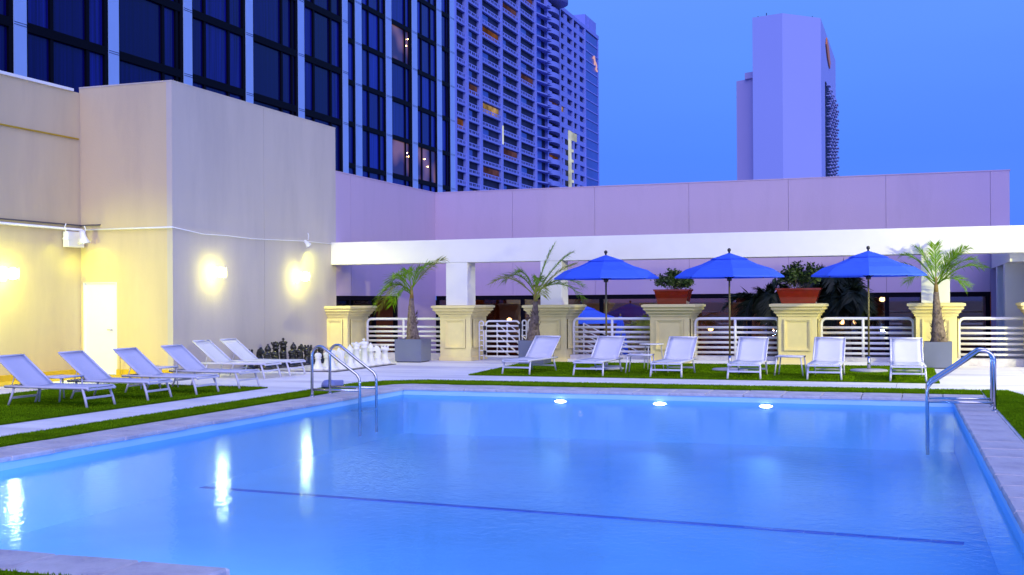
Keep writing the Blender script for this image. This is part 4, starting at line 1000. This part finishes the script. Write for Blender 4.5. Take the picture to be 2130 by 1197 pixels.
# ------------------------------------------------------------------ apartment block
AX = -92.5; FH = 2.92; Z0 = 8.0
apt = thing('apartment_tower', 'tall lavender blue apartment tower with rows of balconies', 'apartment building', (AX, 228, 0))
AL = -apt.location
RT = 82.2
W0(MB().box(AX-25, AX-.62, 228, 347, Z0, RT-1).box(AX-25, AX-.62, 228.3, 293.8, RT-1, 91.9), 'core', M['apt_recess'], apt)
W0(MB().box(AX-25, AX+.6, 227.2, 228.2, Z0, 92), 'side_wall', M['apt'], apt)
fy = [228.3, 235.6, 244.2, 258.0, 271.2, 284.1, 294.2, 306.0, 318.9, 331.5, 346.7]
for i, y in enumerate(fy):
    top = 92 if i < 6 else RT
    W0(MB().box(AX-.94, AX+(.25 if i not in (10,) else .1), y-(.9 if i in (1, 2) else .45), y+.45, Z0, top), 'party_wall', M['apt'], apt)
nf = int((RT-Z0)/FH)
zs_ = [RT-(k+1)*FH for k in range(nf)]
# roof parts
W0(MB().box(AX-25, AX+.3, 228.2, 293.8, 92, 93.5).box(AX-25, AX+.2, 306.5, 347.2, RT, RT+1.1), 'roof', M['apt'], apt)
W0(MB().lathe([(6.2, RT-.2), (6.2, RT+4.2), (5.9, RT+4.5)], 24, AX-2.2, 300.0), 'roof_drum', M['apt'], apt)
W0(MB().box(AX-12, AX-.5, 334, 346.5, RT+1.1, RT+5).box(AX-.49, AX-.3, 337, 338.6, RT+1.6, RT+4.4), 'roof_plant_room', M['apt'], apt)
an = W0(MB().tube([(AX-4, 322, RT+1.1), (AX-4, 322, RT+6.5)], .18, 6).tube([(AX-4, 320.5, RT+6), (AX-4, 323.5, RT+6.1)], .12, 6).tube([(AX-4, 321, RT+5), (AX-4, 323, RT+5)], .12, 6), 'antenna', M['apt_recess'], apt)
def slabrow(y0, y1, x1=0.0):
    return MB().box(-.6, x1, y0, y1, -.22, .0)
# balcony parapets with square openings
def parapet(w):
    m = MB(); h = .98; n = max(2, int(round(w/2.1))); p = w/n; d = -.05
    m.box(d, 0, -w/2, w/2, 0, .22); m.box(d, 0, -w/2, w/2, .78, h)
    for k in range(n+1):
        a = -w/2 if k == 0 else (w/2-.3 if k == n else -w/2+k*p-.28); b = a+(.3 if k in (0, n) else .56); m.box(d, 0, a, b, .221, .779)
        if k < n: c = -w/2+(k+.5)*p; m.box(d+.001, -.001, c-.07, c+.07, .221, .779)
    return m.mesh('balcony', M['apt'])
lit = {(0, 2): 'win_warm', (2, 6): 'win_warm', (3, 3): 'win_dim', (3, 1): 'win_warm', (2, 12): 'win_yel', (0, 14): 'win_warm', (3, 15): 'win_dim', (2, 17): 'win_dim', (6, 14): 'win_warm', (6, 17): 'win_dim', (7, 9): 'win_yel',
       (4, 8): 'win_dim', (6, 9): 'win_dim', (1, 11): 'win_dim', (4, 1): 'win_dim'}
floors_all = zs_
up = [RT+FH*k for k in range(0, 3)]
for i in range(5):
    y0, y1 = fy[i]+.45, fy[i+1]-(.9 if i+1 in (1, 2) else .45); w = y1-y0; pm = parapet(w-.02); sm_ = slabrow(-w/2, w/2).mesh('balcony_slab', M['apt'])
    rc = MB().box(-.05, 0, -w/2+.05, w/2-.05, .05, 2.5)
    for k, z in enumerate(up[::-1]+zs_):
        kk = k-3; c = Vector((AX, (y0+y1)/2, z))+AL
        inst('balcony_slab', sm_, apt, c); inst('balcony', pm, apt, c)
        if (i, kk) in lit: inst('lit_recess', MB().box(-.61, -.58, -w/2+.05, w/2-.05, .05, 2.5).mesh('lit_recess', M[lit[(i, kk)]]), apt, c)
        elif (i*7+kk*5) % 3 == 0: inst('sliding_door', MB().box(-.61, -.55, -w/2+w*.1, -w/2+w*(.35+.1*((i+kk) % 3)), .05, 2.4).mesh('sliding_door', M['apt_glass']), apt, c)
# slanting glazed bay next to the round balconies
for k, z in enumerate(zs_):
    o = W0(MB().add([(AX-.9, 284.6, z), (AX+.1, 284.6, z), (AX+1.7, 293.5, z), (AX-.9, 293.5, z), (AX-.9, 284.6, z-.32), (AX+.1, 284.6, z-.32), (AX+1.7, 293.5, z-.32), (AX-.9, 293.5, z-.32)],
              [(0,1,2,3),(7,6,5,4),(0,4,5,1),(1,5,6,2),(2,6,7,3)]).box(AX+1.3, AX+1.55, 290.5, 293.5, z, z+1.0), 'slanted_slab', M['apt'], apt)
    W0(MB().box(AX-.58, AX-.4, 284.8, 290.2, z+.02, z+2.58), 'glazed_panel', M['apt_glass'], apt)
    # rounded balcony
    m = MB(); n = 10; vs = []
    for j in range(n+1):
        a = -PI/2+PI*.62*j/n; vs.append((AX-.4+1.9*math.cos(a), 299.2+4.9*math.sin(a)))
    vs.append((AX+.05, 305.5)); pts2 = [(AX-.6, 294.3)]+vs; q = len(pts2)
    V3 = [(x_, y_, z-.32) for x_, y_ in pts2]+[(x_, y_, z+1.0) for x_, y_ in pts2]
    m.add(V3, [(j, j+1, q+j+1, q+j) for j in range(q-1)]); V4 = [(x_, y_, z) for x_, y_ in pts2]+[(AX-.9, 305.5, z), (AX-.9, 294.3, z)]
    m.add(V4, [tuple(range(len(V4)))]); V5 = [(x_, y_, z-.31) for x_, y_, _ in V4]; m.add(V5, [tuple(reversed(range(len(V5))))])
    W0(m, 'round_balcony', M['apt'], apt)
    if (6, k) in lit: W0(MB().box(AX-.61, AX-.58, 296, 305.4, z+.05, z+2.5), 'lit_recess', M[lit[(6, k)]], apt)
    # punched windows of the two bays beyond
    for b, (y0, y1) in enumerate(((306.45, 318.45), (319.35, 331.05))):
        if b == 0 and k >= 12: y1 = 313.5
        c_ = z
        m = MB().box(AX-.94, AX, y0, y1, z-.34, z+.02)
        m.box(AX-.5, AX-.05, y0+.35*(y1-y0), y0+.58*(y1-y0), z+.021, z+2.58).box(AX-.12, AX-.01, y0, y0+.35*(y1-y0)-.01, z+.021, z+.95).box(AX-.12, AX-.01, y0+.58*(y1-y0)+.01, y1, z+.021, z+.95)
        W0(m, 'window_bay', M['apt'], apt)
        if (7+b, k) in lit: W0(MB().box(AX-.61, AX-.58, y0, y0+.35*(y1-y0), z+.05, z+2.5), 'lit_recess', M[lit[(7+b, k)]], apt)
        if (k+b) % 2: W0(MB().box(AX-.61, AX-.55, y0+.62*(y1-y0), y1-.4, z+.05, z+2.5), 'window_pane', M['apt_glass'], apt)
    W0(MB().box(AX-.35, AX-.05, 331.95, 346.25, z, z+2.55), 'blue_glass_band', M['apt_glass'], apt)
    W0(MB().box(AX-.4, AX+.12, 331.95, 346.25, z-.35, z-.005), 'spandrel', M['apt'], apt)
# lit stair shaft and vertical light
W0(MB().box(AX+.05, AX+.4, 313.5, 315.6, Z0, zs_[11]+2.3), 'lit_shaft', M['win_white'], apt)
W0(MB().box(AX-.1, AX+.3, 315.7, 321.5, zs_[11], zs_[11]+2.2), 'lit_shaft_head', M['win_white'], apt)
for k in range(12, nf): W0(MB().box(AX-.1, AX+.2, 315.7, 318.7, zs_[k]-.4, zs_[k]+.3), 'shaft_landing', M['win_white'], apt)
W0(MB().box(AX+.26, AX+.35, 257.6, 258.4, zs_[14]+.2, zs_[14]+4.6), 'vertical_light', M['win_white'], apt)
W0(MB().tube([(AX+.15, 340.6, 75.2), (AX+.15, 341.6, 75.9), (AX+.15, 342.6, 74.4), (AX+.15, 342.0, 73.4)], .22, 6).tube([(AX+.15, 343.2, 74.6), (AX+.15, 344.4, 73.6), (AX+.15, 344.0, 72.4), (AX+.15, 345.4, 72.0)], .22, 6), 'lit_sign_script', M['sign_pink'], apt)

# ------------------------------------------------------------------ pale tower
def prism(poly, z0, z1):
    n = len(poly); m = MB(); m.add([(x_, y_, z0) for x_, y_ in poly]+[(x_, y_, z1) for x_, y_ in poly], [tuple(reversed(range(n))), tuple(range(n, 2*n))]+[(i, (i+1) % n, n+(i+1) % n, n+i) for i in range(n)]); return m
pt = thing('pale_tower', 'slender windowless lavender tower with orange emblem and stacked side balconies', 'tower', (-69.3, 659, 0))
W0(prism([(-86.4, 663.7), (-69.31, 659.05), (-49.94, 678.5), (-49.63, 803), (-80, 800), (-93.2, 728)], -1, 161), 'tower_body', M['towerpale'], pt)
W0(prism([(-97.5, 677), (-85, 670), (-92, 742), (-106.3, 745)], -1, 128), 'side_wing', M['towerpink'], pt)
W0(prism([(-92, 672), (-84, 668), (-84, 690), (-92, 690)], 128, 131.5), 'wing_cap', M['towerpink'], pt)
W0(MB().box(-80, -70, 670, 690, 161, 162.6).box(-66, -58, 690, 710, 161, 163).tube([(-79, 668, 161), (-79, 668, 164)], .25, 5).tube([(-55, 685, 161), (-55, 685, 164)], .2, 5).tube([(-84, 670, 161), (-84, 670, 163)], .3, 5), 'roof_plant', M['apt_recess'], pt)
W0(MB().add([(-49.6, 712+dy, z) for dy, z in ((0, 153), (5, 158), (20, 155), (34, 148), (30, 144), (12, 147))]+[(-49.0, 712+dy, z) for dy, z in ((0, 153), (5, 158), (20, 155), (34, 148), (30, 144), (12, 147))],
            [tuple(range(6, 12))]+[(i, (i+1) % 6, 6+(i+1) % 6, 6+i) for i in range(6)]), 'orange_emblem', M['sign_orange'], pt)
W0(MB().box(-49.75, -49.3, 708, 800, -1, 130), 'balcony_recess', M['apt_recess'], pt)
bmh = MB().box(0, 2.2, -4, 4, 0, .35).box(1.9, 2.2, -4, 4, .35, 1.1).mesh('tower_balcony', M['towerpale'])
nfl = 42
for k in range(nfl):
    z = 128-k*3.05
    if z < 58: break
    for j in range(5): inst('tower_balcony', bmh, pt, Vector((-49.3, 714+j*18+(8 if k % 2 else 0), z))-pt.location)
